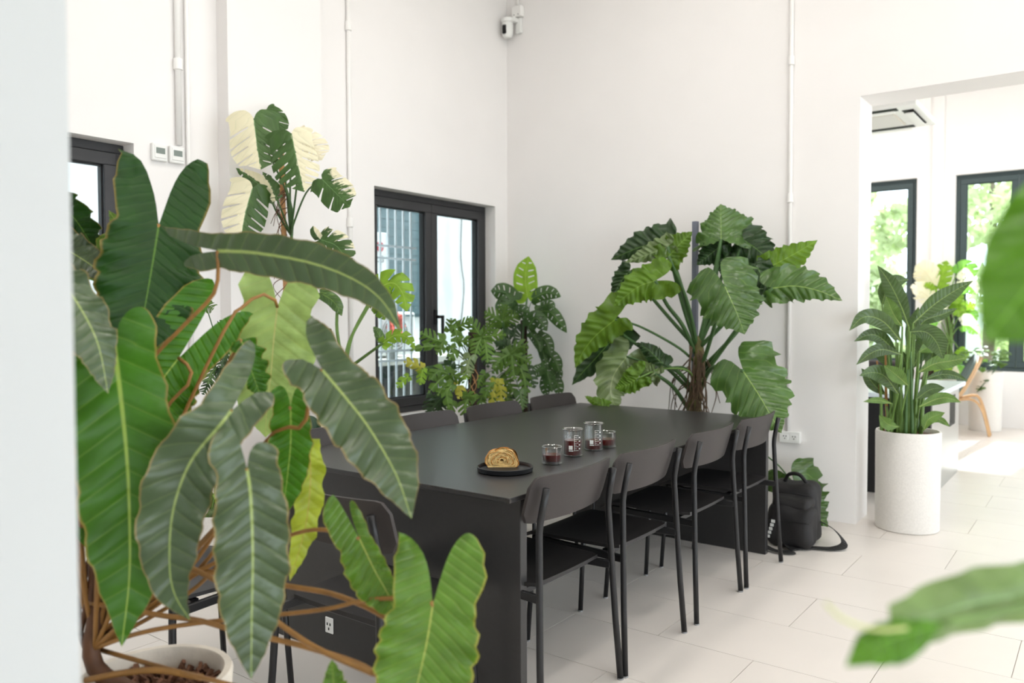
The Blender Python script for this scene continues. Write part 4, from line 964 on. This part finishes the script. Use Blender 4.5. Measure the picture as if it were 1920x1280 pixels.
GL([(1240, 680), (1215, 655), (1190, 642)], (18, 18), GD, 12, .5, 4.9, 4.95, via=[(1275, 700)], start=(1302, 735))
GL([(1194, 710), (1175, 722), (1152, 728)], (24, 20), GB, (30, 24), .8, Yq=(4.40, 4.34), via=[(1290, 695), (1240, 692)], start=(1306, 725), petr=.007, petm=STEMG)
GL([(1228, 700), (1200, 690), (1170, 690)], (16, 18), GT, 14, .5, 4.85, 4.8, via=[(1262, 725)], start=(1290, 765))
GL([(1140, 768), (1120, 756), (1096, 742)], (15, 13), GB, 0, .5, Yq=(4.28, 4.33), start=(1172, 768), via=[(1158, 769)], petr=.006)
GL([(1394, 696), (1424, 742), (1446, 780), (1465, 812)], (60, 66), GM, (54, 62), (.55, .5), 4.75, 4.55, via=[(1330, 695), (1352, 686)], start=(1315, 730), und=.03)
GL([(1489, 905), (1510, 938), (1534, 968), (1553, 988)], (44, 46), GM, (42, 36), (.6, .6), Yq=(4.97, 4.99), via=[(1400, 830), (1455, 868), (1476, 892)], start=(1330, 800), margin=.14, mfreq=5, petr=.006)

# ---- variegated monstera climbing a stake on the window wall --------------
mX = -3.70
ms = wx(533, 1000, mX)
mp_ = pot_round('plant_pot', (ms[0], ms[1], 0), .14, .17, .40, POTW, 'white pot of the variegated monstera by the window wall', 'pot')
vm_ = thing('variegated_monstera', (ms[0], ms[1], .35), 'tall monstera with half cream half green split leaves on an orange stake', 'plant')
tube('stake', [np.array((ms[0], ms[1], .33)), wx(534, 780, mX), wx(537, 600, mX), wx(533, 460, mX), wx(527, 285, mX)], .015, STAKE, vm_, 8, None, None, True)
tube('vine', [np.array((ms[0]+.03, ms[1], .33)), wx(540, 780, mX+.03), wx(542, 600, mX+.03), wx(545, 470, mX+.03), wx(548, 400, mX+.03), wx(535, 350, mX+.03)], .012, STEMDG, vm_, 8, None, .008, True)
MZ = (wx(535, 400, mX)-CO)@CF
def ML(par, pts, wp, m, lobe=0, x1=.5, z=4.4, z1=None, cream=0, via=None, start=(545, 440), slits=5, pet=True, petm=STEMDG, petr=.006, **k):
    z1 = z if z1 is None else z1; zm = (z+z1)/2
    wpx = tuple(pm(q, zm) for q in wp) if isinstance(wp, tuple) else pm(wp, zm); lbp = pm(lobe, zm); P = px(pts, z, z1); pp_ = None
    if pet:
        L_ = [start, *(via or []), pts[0]]; zs = (wx(start[0], start[1], mX+.03)-CO)@CF if par is vm_ else z; pp_ = [at(q[0], q[1], zs+(z-zs)*i/(len(L_)-1)) for i, q in enumerate(L_)]
    o_ = dict(cup=-.04, curl=.3, und=.012, ufreq=2.5, quilt=.003, nq=8, slits=slits, slit_depth=.3, slit_hw=.022, rows=26, cols=6, sweep=.45); o_.update(k)
    return leaf(par, P, wpx, m, 'oval', lbp, x1, pet=pp_, petm=petm, petr=petr, cream=cream, **o_)
ML(vm_, [(476, 222), (480, 255), (484, 285), (489, 318)], (50, 48), VAR, 20, .5, 4.25, 4.2, cream=4, via=[(540, 370), (505, 290)], slits=5)
ML(vm_, [(546, 250), (554, 290), (562, 325), (570, 360)], (48, 40), VAR, 12, .5, 4.2, 4.15, cream=-3.5, via=[(558, 320)], slits=6)
ML(vm_, [(503, 215), (515, 222), (525, 250)], (18, 22), VAR, 8, .5, 4.45, 4.45, cream=4, via=[(530, 300)], slits=3)
ML(vm_, [(560, 262), (585, 275), (604, 300)], (24, 28), CREAM, 12, .5, 4.5, 4.5, cream=0, via=[(545, 330)], slits=5)
ML(vm_, [(604, 336), (622, 354), (640, 372), (656, 388)], (32, 34), VARG, 12, .5, 4.15, 4.1, cream=-.3, via=[(552, 415), (575, 360)], slits=3)
ML(vm_, [(474, 352), (464, 385), (456, 420), (452, 456)], (42, 40), VAR, 14, .5, 4.2, 4.15, cream=4, via=[(520, 400), (505, 372)], slits=5)
ML(vm_, [(520, 374), (485, 345), (442, 315)], (16, 20), VARG, 0, .5, 4.25, 4.3, cream=3, via=[(530, 400)], slits=2, roll=25)
ML(vm_, [(520, 376), (510, 350), (492, 322)], (12, 14), VARG, 0, .5, 4.2, 4.25, cream=-2, via=[(530, 400)], slits=2, roll=30)
ML(vm_, [(602, 449), (632, 462), (655, 496)], (26, 28), VARG, 10, .5, 4.2, 4.1, cream=-.3, via=[(570, 470)], start=(545, 500), slits=4)
ML(vm_, [(600, 449), (590, 435), (587, 423)], (9, 9), VAR, 0, .5, 4.2, 4.2, cream=2, via=None, start=(600, 452), slits=0, pet=False)
rs = np.random.RandomState(8); PL = []
for i in range(14):
    y0 = rs.uniform(350, 560); PL.append([wx(538, y0, mX+.03), wx(538-rs.uniform(8, 26), y0+rs.uniform(5, 30), mX+.05), wx(528-rs.uniform(-6, 22), y0+rs.uniform(35, 70), mX+.05)])
tubes('aerial_roots', PL, .0028, STEMD, vm_)

# ---- monstera with long green stalks in front of the window ---------------
sX = -3.55; sb = wx(648, 900, sX)
pot_round('plant_pot', (sb[0], sb[1], 0), .13, .16, .36, POTC, 'cream pot of the monstera with thick green stalks', 'pot')
sm = thing('monstera_plant', (sb[0], sb[1], .31), 'monstera with thick bright green stalks before the window', 'plant')
SZ = (sb-CO)@CF
tube('stem', [np.array((sb[0], sb[1], .3)), at(648, 780, SZ), at(645, 700, SZ)], .024, TRUNK, sm, 8, None, .018, True)
def SL(*a, **k): k.setdefault('petm', STEMG); k.setdefault('petr', .011); k.setdefault('start', (645, 700)); return ML(sm, *a, **k)
SL([(700, 545), (735, 530), (755, 550), (763, 584)], (26, 26), MG, 12, .5, SZ-.1, SZ-.15, via=[(660, 630), (690, 570)], slits=5, up=None)
SL([(600, 549), (625, 565), (641, 592)], (12, 14), GM, 5, .5, SZ+.05, SZ, via=[(632, 620), (630, 560)], slits=0)
SL([(718, 643), (742, 628), (765, 634), (778, 655)], (14, 12), MG, 6, .5, SZ-.15, SZ-.2, via=[(665, 682)], slits=5)
SL([(718, 643), (708, 622), (700, 612)], (9, 9), GM, 0, .5, SZ-.15, SZ-.1, via=[(665, 682)], slits=2)
SL([(698, 562), (712, 580), (722, 600)], (14, 12), GB, 5, .5, SZ-.1, SZ-.1, via=[(655, 640)], slits=3)
brd = thing('support_board', (*wx(624, 900, sX-.2)[:2], 0), 'narrow black support board standing behind the thick green stalks', 'board')
P = [wx(616, 616, sX-.2), wx(621, 616, sX-.2), wx(631, 672, sX-.2), wx(632, 900, sX-.2), wx(618, 900, sX-.2)]
P[3][2] = P[4][2] = 0.0
V = [p for p in P]+[p+np.array((-.02, .004, 0)) for p in P]
raw('board', V, [(0, 1, 2, 3, 4), (9, 8, 7, 6, 5)]+[(i, 5+i, 5+(i+1) % 5, (i+1) % 5) for i in range(5)], GASKET, brd, False, True)

# ---- finger-leaved philodendron on a moss pole, window sill side ------------
fX = -3.5; fb = wx(886, 900, fX)
pot_round('plant_pot', (fb[0], fb[1], 0), .14, .17, .40, POTW, 'white pot of the finger-leaved philodendron under the window', 'pot')
fg = thing('fingerleaf_philodendron', (fb[0], fb[1], .35), 'finger-leaved philodendron on a dark moss pole before the window', 'plant')
FZ = (fb-CO)@CF
tube('moss_pole', [np.array((fb[0], fb[1], .35)), at(886, 740, FZ), at(886, 622, FZ)], .031, MOSS, fg, 10, None, None, True)
tubes('aerial_roots', [[at(884+a, 700+b, FZ-.05), at(890+a, 715+b, FZ-.07), at(874+a, 738+b, FZ-.05)] for a, b in ((0, 0), (3, 10), (-4, 18), (6, -8), (1, 28))], .003, STAKE, fg)
def FL(pts, wp, m, z=FZ, z1=None, start=None, slits=4, n=0, par=fg, pz=FZ, **k):
    z1 = z if z1 is None else z1; zm = (z+z1)/2; P = px(pts, z, z1); pp_ = None
    if start is not None:
        p0 = at(start[0], start[1], pz); q = P[0]; mid_ = (p0+q)/2+np.array((0, 0, .03)); pp_ = [p0, mid_, q]
    o_ = dict(cup=-.1, curl=.4, und=.008, ufreq=2, slits=slits, slit_depth=.18, slit_hw=.05, rows=24, cols=5, sweep=.65); o_.update(k)
    return leaf(par, P, pm(wp, zm), m, 'oval', pm(wp*.5, zm), .6, pet=pp_, petm=STEMDG, petr=.0035, **o_)
ST = (886, 690)
hand = [
 ([(828, 640), (808, 634), (787, 622)], 16, FG, -.25), ([(820, 648), (795, 650), (768, 657)], 8, FG, -.25), ([(830, 640), (826, 655), (818, 664)], 10, FG, -.25),
 ([(843, 620), (846, 606), (846, 596)], 11, FG, -.1), ([(860, 612), (878, 604), (888, 600)], 12, FG, -.15), ([(900, 628), (888, 610), (876, 596)], 13, FG, -.3), ([(905, 630), (918, 615), (926, 605)], 12, FG, -.3),
 ([(905, 632), (930, 628), (950, 628)], 12, FG, -.3), ([(902, 634), (895, 650), (890, 668)], 13, FG, -.3), ([(908, 636), (912, 655), (914, 680)], 15, FG, -.3),
 ([(852, 612), (856, 630), (850, 648)], 11, FG, -.15), ([(862, 640), (878, 640), (890, 645)], 11, FG, -.2), ([(845, 650), (850, 662), (842, 675)], 11, FG, -.2),
 ([(790, 690), (772, 680), (756, 678)], 11, FY, -.35), ([(792, 692), (790, 708), (788, 722)], 10, MG, -.35), ([(766, 706), (755, 714), (744, 727)], 9, MG, -.35), ([(796, 694), (806, 702), (812, 712)], 10, FG, -.3),
 ([(840, 700), (822, 696), (806, 712)], 14, FG, -.3), ([(838, 702), (822, 715), (802, 738)], 10, FG, -.3), ([(842, 700), (845, 690), (838, 668)], 11, FD, -.2), ([(846, 702), (860, 708), (870, 718)], 11, FG, -.3),
 ([(846, 722), (838, 738), (842, 766)], 11, FG, -.35), ([(850, 720), (864, 735), (858, 748)], 11, FY, -.3), ([(848, 718), (830, 728), (820, 742)], 10, FG, -.3),
 ([(882, 668), (876, 690), (880, 706)], 14, GT, -.4), ([(872, 690), (874, 700), (872, 712)], 9, MG, -.4),
 ([(880, 745), (872, 760), (874, 782)], 14, FG, -.35), ([(870, 742), (885, 742), (896, 748)], 9, FG, -.35),
 ([(830, 745), (815, 760), (806, 776)], 15, FD, -.15), ([(812, 742), (806, 758), (800, 775)], 13, FD, -.1), ([(836, 740), (826, 756), (822, 776)], 14, FD, -.1), ([(838, 750), (848, 758), (842, 778)], 10, FG, -.3)]
for P, w_, m_, dz in hand: FL(P, w_, m_, FZ+dz, FZ+dz-.05, ST, slits=3 if w_ < 12 else 4)

# ---- holed-leaf climber in the wall corner --------------------------------
aP = wy(985, 900, 4.93)
pot_round('plant_pot', (aP[0], aP[1], 0), .14, .165, .40, POTC, 'cream pot of the holed-leaf climber in the corner', 'pot')
ad = thing('holed_monstera', (aP[0], aP[1], .35), 'climbing monstera with small holed leaves in the wall corner', 'plant')
AZ = (aP-CO)@CF
tube('moss_pole', [np.array((aP[0], aP[1], .35)), at(984, 740, AZ), at(982, 600, AZ)], .026, MOSS, ad, 10, None, None, True)
tube('vine', [at(978, 780, AZ-.04), at(988, 700, AZ-.05), at(980, 640, AZ-.05), at(988, 560, AZ-.04)], .008, STEMDG, ad, 7, None, None, True)
def AL(pts, wp, m=AD, dz=0, start=(985, 610), slits=5, **k):
    o_ = dict(holes=True, slit_hw=.03, slit_depth=.9, sweep=.35, und=.006, curl=.35); o_.update(k)
    return FL(pts, wp, m, AZ+dz, AZ+dz-.05, start, slits, par=ad, pz=AZ, **o_)
AL([(989, 557), (985, 520), (991, 480)], 23, MG, -.05)
for P, w_, dz in (([(966, 562), (945, 548), (920, 545)], 18, -.1), ([(962, 566), (948, 572), (940, 592)], 18, -.15), ([(1000, 558), (1026, 548), (1052, 556)], 14, -.05), ([(1008, 584), (1030, 584), (1046, 600), (1063, 624)], 13, -.05),
    ([(992, 610), (1006, 596), (1026, 620)], 15, -.15), ([(1018, 574), (1030, 570), (1038, 582)], 9, -.1), ([(1010, 630), (1024, 640), (1033, 668)], 13, -.1), ([(1024, 660), (1040, 675), (1050, 700)], 13, -.1), ([(1022, 690), (1030, 712), (1035, 735)], 13, -.1), ([(1032, 700), (1046, 722), (1048, 744)], 12, -.08), ([(1014, 640), (1020, 665), (1026, 690)], 10, -.08),
    ([(1020, 690), (1010, 694), (998, 700)], 12, -.15), ([(968, 590), (978, 582), (994, 588)], 12, -.2), ([(996, 625), (1008, 640), (1014, 660)], 10, -.1), ([(1028, 700), (1022, 722), (1026, 745)], 11, -.06), ([(1040, 680), (1048, 700), (1046, 716)], 8, -.04)):
    AL(P, w_, AD, dz)
# fingered leaves between both plants
rs = np.random.RandomState(4)
for P, w_, m_, dz in (([(940, 602), (925, 592), (908, 584)], 15, FG, -.2), ([(942, 600), (945, 585), (950, 570)], 14, FG, -.2), ([(944, 602), (960, 596), (972, 590)], 14, FG, -.2), ([(938, 604), (922, 612), (912, 620)], 13, FD, -.15), ([(944, 606), (952, 618), (950, 630)], 12, FD, -.15),
    ([(955, 660), (945, 645), (930, 640)], 14, FD, -.2), ([(958, 662), (975, 650), (992, 652)], 15, FG, -.3), ([(956, 664), (940, 672), (924, 690)], 16, FG, -.3), ([(960, 666), (962, 690), (966, 712)], 17, FG, -.3), ([(962, 664), (980, 672), (996, 682)], 16, FG, -.3), ([(966, 668), (985, 690), (1000, 712)], 15, FD, -.25), ([(950, 668), (932, 690), (922, 700)], 12, FG, -.25),
    ([(976, 690), (984, 715), (984, 745)], 14, FG, -.35), ([(980, 692), (996, 712), (1003, 728)], 13, FD, -.3), ([(975, 735), (978, 750), (980, 768)], 13, GM, -.4), ([(930, 715), (918, 725), (908, 745)], 13, FG, -.3), ([(934, 716), (940, 735), (936, 760)], 11, FY, -.3), ([(928, 712), (924, 740), (920, 768)], 9, FY, -.3), ([(940, 712), (955, 722), (966, 740)], 13, FG, -.25), ([(944, 730), (950, 748), (956, 766)], 12, FG, -.25), ([(910, 735), (902, 750), (906, 770)], 11, FG, -.25), ([(922, 655), (912, 665), (916, 690)], 11, FD, -.1), ([(938, 640), (942, 655), (934, 668)], 12, FD, -.1), ([(968, 610), (964, 630), (970, 645)], 12, FD, -.1), ([(955, 622), (946, 634), (940, 650)], 12, FD, -.05), ([(910, 700), (900, 712), (896, 728)], 10, FG, -.2), ([(956, 745), (962, 760), (960, 780)], 10, FD, -.2), ([(935, 740), (925, 752), (928, 776)], 10, FG, -.2)):
    FL(P, w_, m_, AZ+dz, AZ+dz-.04, (958, 700), par=ad, pz=AZ-.1)

# ---- lobed plant seen between the foreground leaves ---------------------------
lX = -3.45; lb_ = wx(415, 950, lX)
pot_round('plant_pot', (lb_[0], lb_[1], 0), .12, .15, .36, POTW, 'white pot of the dark lobed plant against the wall', 'pot')
lp = thing('lobed_plant', (lb_[0], lb_[1], .31), 'dark green deeply lobed plant against the wall behind the long-leaved philodendron', 'plant')
LZ = (lb_-CO)@CF
tube('stem', [np.array((lb_[0], lb_[1], .3)), at(418, 820, LZ), at(420, 690, LZ)], .016, STEMDG, lp, 8, None, .01, True)
for P, w_, m_ in (([(425, 655), (420, 672), (414, 690)], 20, FD), ([(428, 650), (440, 640), (455, 640)], 18, FD), ([(430, 655), (440, 668), (446, 678)], 16, FG), ([(405, 690), (396, 700), (390, 720)], 16, GM), ([(412, 690), (416, 700), (424, 710)], 14, FD), ([(440, 612), (452, 605), (468, 600)], 14, FD), ([(425, 720), (435, 715), (440, 706)], 12, FD), ([(420, 722), (416, 735), (408, 748)], 12, FD), ([(428, 728), (432, 738), (430, 752)], 10, FD), ([(392, 715), (386, 728), (380, 740)], 10, FD), ([(385, 570), (392, 575), (400, 580)], 12, FG), ([(430, 625), (420, 615), (404, 612)], 14, FD)):
    FL(P, w_, m_, LZ-.05, LZ-.1, (420, 705), par=lp, pz=LZ)
for P, w_, m_ in (([(400, 930), (394, 940), (386, 948)], 12, FG), ([(405, 950), (398, 960), (390, 962)], 10, GT), ([(396, 965), (388, 974), (382, 980)], 9, FG), ([(390, 985), (384, 996), (378, 1006)], 8, GT), ([(408, 925), (412, 935), (414, 945)], 10, MG)):
    FL(P, w_, m_, LZ-.1, LZ-.12, None, slits=0, par=lp)
tube('trailing_vine', [at(405, 850, LZ-.05), at(402, 930, LZ-.1), at(392, 970, LZ-.1), at(380, 1005, LZ-.1)], .004, STEMG, lp, 6, None, None, True)

# ---- cactus behind the chairs -------------------------------------------------
cX = -3.22; cb = wx(592, 900, cX); CZ = (cb-CO)@CF; ctop = at(592, 780, CZ)
pot_round('plant_pot', (cb[0], cb[1], 0), .13, .16, ctop[2]-.10, POTC, 'tall cream pot of the small spiny cactus', 'pot', None, .016, .03)
t = thing('cactus_plant', (cb[0], cb[1], ctop[2]-.135), 'small round dark cactus with yellow spines behind the chairs', 'cactus')
V, Fc = [], []; n = 40
for k in range(13):
    a = PI*k/12
    for i in range(n): b = 2*PI*i/n; r = .062*math.sin(a)*(1+.10*math.cos(b*10)); V.append((-.03+r*math.cos(b), -.02+r*math.sin(b), .07-.07*math.cos(a)))
for k in range(12):
    for i in range(n): Fc.append((k*n+i, k*n+(i+1) % n, (k+1)*n+(i+1) % n, (k+1)*n+i))
raw('body', V, Fc, mat('cactus_green', (44, 70, 50), .6, noise=.15), t, True)
PL = []; rs = np.random.RandomState(3)
for i in range(90):
    a = rs.uniform(0, 6.28); h = rs.uniform(.0, .15); p = np.array((.065+.028*math.cos(a), .05+.028*math.sin(a), h)); PL.append([p, p+np.array((math.cos(a), math.sin(a), rs.uniform(.1, .8)))*.02])
tubes('spines', PL, .0022, mat('yellow_spine', (214, 206, 110), .6, noise=.1), t, 4, False)
lathe('stem_column', [(.0, 0), (.03, .0), (.034, .08), (.028, .15), (.0, .165)], mat('cactus_yellow', (128, 140, 60), .6, noise=.15), t, 20, False, (.065, .05, 0))

# ---- tall white planter in the doorway ------------------------------------------
wp_ = np.array((-1.0, 5.30, 0.0)); PB = fl(1691, 990); PBz = (PB-CO)@CF
cpt = np.array((-.985, 5.335, 0)); 
pot_round('planter', cpt, .178, .182, .598, POTW, 'tall cylindrical speckled white planter standing in the doorway', 'planter', None, .016, .03)
bp_ = thing('paradise_plant', (cpt[0], cpt[1], .57), 'upright broad-leaved plant with many stems in the tall white planter', 'plant')
QZ = float((cpt+np.array((0, 0, .6))-CO)@CF)
def PLf(pts, wp, m=SB, dz=0.0, dz1=None, sx=0, **k):
    z = QZ+dz; z1 = QZ+(dz if dz1 is None else dz1); zm = (z+z1)/2; P = px(pts, z, z1); s = at(1691+sx, 806, QZ+rs.uniform(-.05, .05)); s[2] = .575
    q = P[0]; dirv = P[1]-P[0]; pp_ = [s, s*.55+q*.45+np.array((0, 0, .03)), q]
    o_ = dict(cup=.35, curl=.1, und=.004, ufreq=3, quilt=.0008, nq=16, rows=22, cols=5, sweep=.1); o_.update(k)
    return leaf(bp_, P, pm(wp, zm), m, 'lance', 0, .5, pet=pp_, petm=STEMG, petr=.0075, **o_)
for P, w_, m_, d0, d1, sx in (
 ([(1704, 612), (1690, 575), (1668, 530), (1645, 497)], 17, SB, 0, .05, 4), ([(1654, 572), (1662, 545), (1680, 528), (1704, 524)], 17, SB, .12, .1, -10), ([(1712, 606), (1750, 572), (1790, 545), (1825, 526)], 17, SB, -.02, -.12, 12),
 ([(1692, 612), (1676, 590), (1661, 555)], 14, SBL, -.05, 0, -4), ([(1690, 640), (1655, 602), (1620, 594), (1592, 620)], 16, SB, -.05, -.1, -14), ([(1682, 662), (1650, 632), (1628, 628), (1601, 640)], 13, SB, .02, 0, -18), ([(1690, 664), (1655, 655), (1630, 664), (1605, 684)], 12, SB, -.1, -.16, -20),
 ([(1706, 622), (1735, 622), (1755, 640), (1769, 674)], 20, SB, -.12, -.2, 10), ([(1722, 698), (1752, 682), (1785, 676), (1816, 670)], 14, SBL, -.05, -.1, 20), ([(1684, 738), (1660, 706), (1636, 698), (1611, 704)], 17, SB, -.14, -.2, -22), ([(1702, 722), (1682, 704), (1657, 684)], 14, SBL, -.18, -.24, -6),
 ([(1732, 712), (1765, 702), (1790, 704), (1815, 714)], 9, SB, .0, -.05, 26), ([(1718, 748), (1745, 730), (1772, 727)], 12, SB, -.12, -.16, 22), ([(1724, 762), (1756, 748), (1778, 746), (1802, 754)], 11, SBL, -.15, -.2, 26), ([(1732, 806), (1742, 785), (1772, 773)], 11, SBL, -.12, -.16, 36), ([(1738, 794), (1760, 786), (1782, 800)], 6, SBL, -.08, -.1, 36), ([(1684, 800), (1665, 795), (1648, 778)], 11, SBL, -.18, -.2, -28), ([(1672, 756), (1645, 750), (1618, 753)], 6, SBL, -.1, -.12, -28),
 ([(1715, 625), (1735, 600), (1765, 590), (1795, 578)], 11, SB, .1, .08, 14), ([(1700, 650), (1716, 610), (1722, 575)], 15, SB, .12, .15, 6), ([(1680, 640), (1672, 600), (1680, 565)], 15, SB, .14, .16, -8), ([(1712, 690), (1728, 650), (1732, 620)], 16, SB, .15, .18, 16), ([(1668, 690), (1655, 660), (1650, 632)], 14, SB, .15, .16, -20), ([(1705, 730), (1700, 690), (1690, 655)], 12, SB, .02, .02, 0), ([(1735, 690), (1748, 665), (1742, 640)], 12, SB, .15, .15, 22), ([(1660, 740), (1640, 722), (1615, 690)], 12, SB, .1, .1, -25), ([(1722, 660), (1745, 650), (1768, 655)], 12, SBL, .1, .1, 20)):
    PLf(P, w_, m_, d0, d1, sx, cup=.12 if w_ > 15 else .25)
rs = np.random.RandomState(12)
for i in range(16):
    a = rs.uniform(-38, 38); q = rs.uniform(-.1, .1); p0 = at(1691+a, 800, QZ+q); p0[2] = .575
    tube('stem', [p0, at(1691+a*1.05+rs.uniform(-4, 4), 740, QZ+q), at(1691+a*1.2+rs.uniform(-10, 10), rs.uniform(640, 700), QZ+q)], .011, [STEMG, STEMDG, STEMB][0 if rs.rand() < .55 else (1 if rs.rand() < .75 else 2)], bp_, 7, None, .005, True)

# ---- far room plants ---------------------------------------------------------------
vX = np.array((-1.86, 10.36, 0)); VZ = float((vX+np.array((0, 0, 1))-CO)@CF)
pot_round('plant_pot', vX, .19, .22, .46, POTW, 'white pot of the pale variegated monstera by the far window', 'pot')
fm = thing('variegated_monstera', (vX[0], vX[1], .41), 'pale variegated monstera on a moss pole by the far window', 'plant')
tube('moss_pole', [np.array((vX[0], vX[1], .4)), at(1779, 650, VZ), at(1776, 575, VZ)], .04, MOSS, fm, 8, None, None, True)
tube('vine', [at(1776, 700, VZ-.05), at(1784, 640, VZ-.05), at(1776, 580, VZ-.05), at(1772, 520, VZ-.05)], .02, STEMG, fm, 8, None, .012, True)
for P, w_, m_, cs in (([(1752, 535), (1735, 510), (1716, 498)], 22, CREAM, 0), ([(1760, 540), (1768, 512), (1775, 488)], 17, MG, 0), ([(1745, 560), (1725, 545), (1712, 550)], 18, CREAM, 0), ([(1750, 550), (1742, 538), (1735, 530)], 9, MG, 0), ([(1795, 512), (1812, 502), (1828, 520)], 16, VARB, 3), ([(1800, 540), (1818, 536), (1832, 552)], 14, VARB, -3), ([(1795, 570), (1812, 575), (1830, 570)], 12, MG, 0), ([(1800, 590), (1818, 588), (1832, 602)], 12, VARB, 3), ([(1805, 610), (1820, 612), (1836, 626)], 12, VARB, -4), ([(1785, 560), (1795, 575), (1800, 595)], 14, MG, 0), ([(1765, 565), (1760, 585), (1762, 605)], 14, VARB, -2), ([(1780, 545), (1790, 555), (1796, 570)], 14, MG, 0), ([(1755, 590), (1745, 605), (1740, 622)], 12, VARB, 4), ([(1775, 680), (1768, 695), (1760, 712)], 14, MG, 0), ([(1790, 680), (1798, 695), (1800, 712)], 12, VARB, 2), ([(1798, 655), (1805, 662), (1808, 672)], 10, MG, 0)):
    P_ = px(P, VZ-.1, VZ-.25); st_ = at(1779, 640 if P[0][1] > 560 else 560, VZ-.05)
    leaf(fm, P_, pm(w_, VZ), m_, 'oval', pm(w_*.4, VZ), .5, curl=.3, cup=-.05, slits=4, slit_depth=.4, slit_hw=.02, rows=16, cols=5, sweep=.4, und=.015, cream=cs, pet=[st_, (st_+P_[0])/2+np.array((0, 0, .04)), P_[0]], petr=.008, petm=STEMG)
hb = fl(1822, 802); hb = np.array((hb[0]+.14, 10.32, 0))
pot_round('planter', hb, .16, .17, .66, POTW, 'tall white planter with trailing plant beneath the far window', 'planter', None, .016, .03)
hp = thing('trailing_plant', (hb[0], hb[1], .62), 'bushy small-leaved trailing plant in the planter under the far window', 'plant')
HZ = float((hb+np.array((0, 0, .8))-CO)@CF); rs = np.random.RandomState(9)
for i in range(64):
    a = rs.uniform(0, 6.28); r = rs.uniform(.05, .24); c = np.array((hb[0]+r*math.cos(a), hb[1]+r*.6*math.sin(a)-.05, .72+rs.uniform(-.02, .26)*(1-r*1.6)))
    if i > 54: c = at(1828+rs.uniform(0, 22), 700+rs.uniform(0, 38), HZ-.1)
    d = np.array((math.cos(a), math.sin(a)*.6, rs.uniform(-.5, .5))); d /= np.linalg.norm(d); s = rs.uniform(.05, .085)
    leaf(hp, [c, c+d*s*.5+np.array((0, 0, .012)), c+d*s], s*.38, [FG, SBL, GM][i % 3], 'oval', s*.15, .5, up=(.1, -.6, .8), rows=7, cols=3, curl=.3)
for k in range(5): 
    e = at(1832+k*4, 735-k*6, HZ-.1); tube('vine', [np.array((hb[0], hb[1], .64)), np.array((hb[0]+.12, hb[1]-.12, .72)), e], .005, STEMDG, hp, 5, None, None, True)

# ---- near plant at the right edge (close to the lens) ----------------------------------
nb_ = at(2350, 1150, .95); nb_[2] = 0
pot_round('plant_pot', nb_, .15, .18, .42, POTC, 'cream pot of the bright broad-leaved plant standing apart from the table', 'pot')
np_ = thing('heartleaf_plant', (nb_[0], nb_[1], .37), 'bright green broad-leaved plant out of focus above the open floor', 'plant')
top_ = np.array((nb_[0], nb_[1], .9))
tube('stem', [np.array((nb_[0], nb_[1], .36)), top_], .02, TRUNK, np_, 8, 4, None, True)
P = px([(2060, 330), (1990, 430), (1925, 540), (1846, 640)], .66, .60)
leaf(np_, P, (pm(105, .63), pm(150, .63)), NEAR, 'oval', pm(40, .63), .5, curl=.15, cup=.05, und=.004, quilt=.0006, rows=34, cols=7, pet=[top_, (top_+P[0])/2+np.array((0, 0, .12)), P[0]], petr=.006)
P = px([(2080, 1075), (1950, 1110), (1830, 1130), (1730, 1160), (1640, 1190), (1588, 1240)], .72, .62)
leaf(np_, P, (pm(58, .66), pm(60, .66)), NEAR2, 'strap', 0, .5, slits=2, slit_depth=.3, slit_hw=.06, curl=.5, cup=-.1, und=.006, rows=40, cols=7, roll=14, pet=[top_, (top_+P[0])/2+np.array((0, 0, .05)), P[0]], petr=.006)
P = px([(1765, 1168), (1700, 1188), (1640, 1210), (1585, 1250)], .64, .60)
leaf(np_, P, (pm(34, .62), pm(46, .62)), NEAR, 'lance', 0, .5, curl=.2, roll=-10, und=.003, rows=24, cols=6, pet=px([(2060, 1100), (1880, 1145), (1765, 1168)], .70, .64), petr=.004)
tube('tendril', px([(1700, 1178), (1640, 1180), (1580, 1160), (1548, 1130)], .63, .60), .0017, mat('pale_tendril', (206, 212, 140), .6, noise=.08), np_, 6, None, .0012, True)
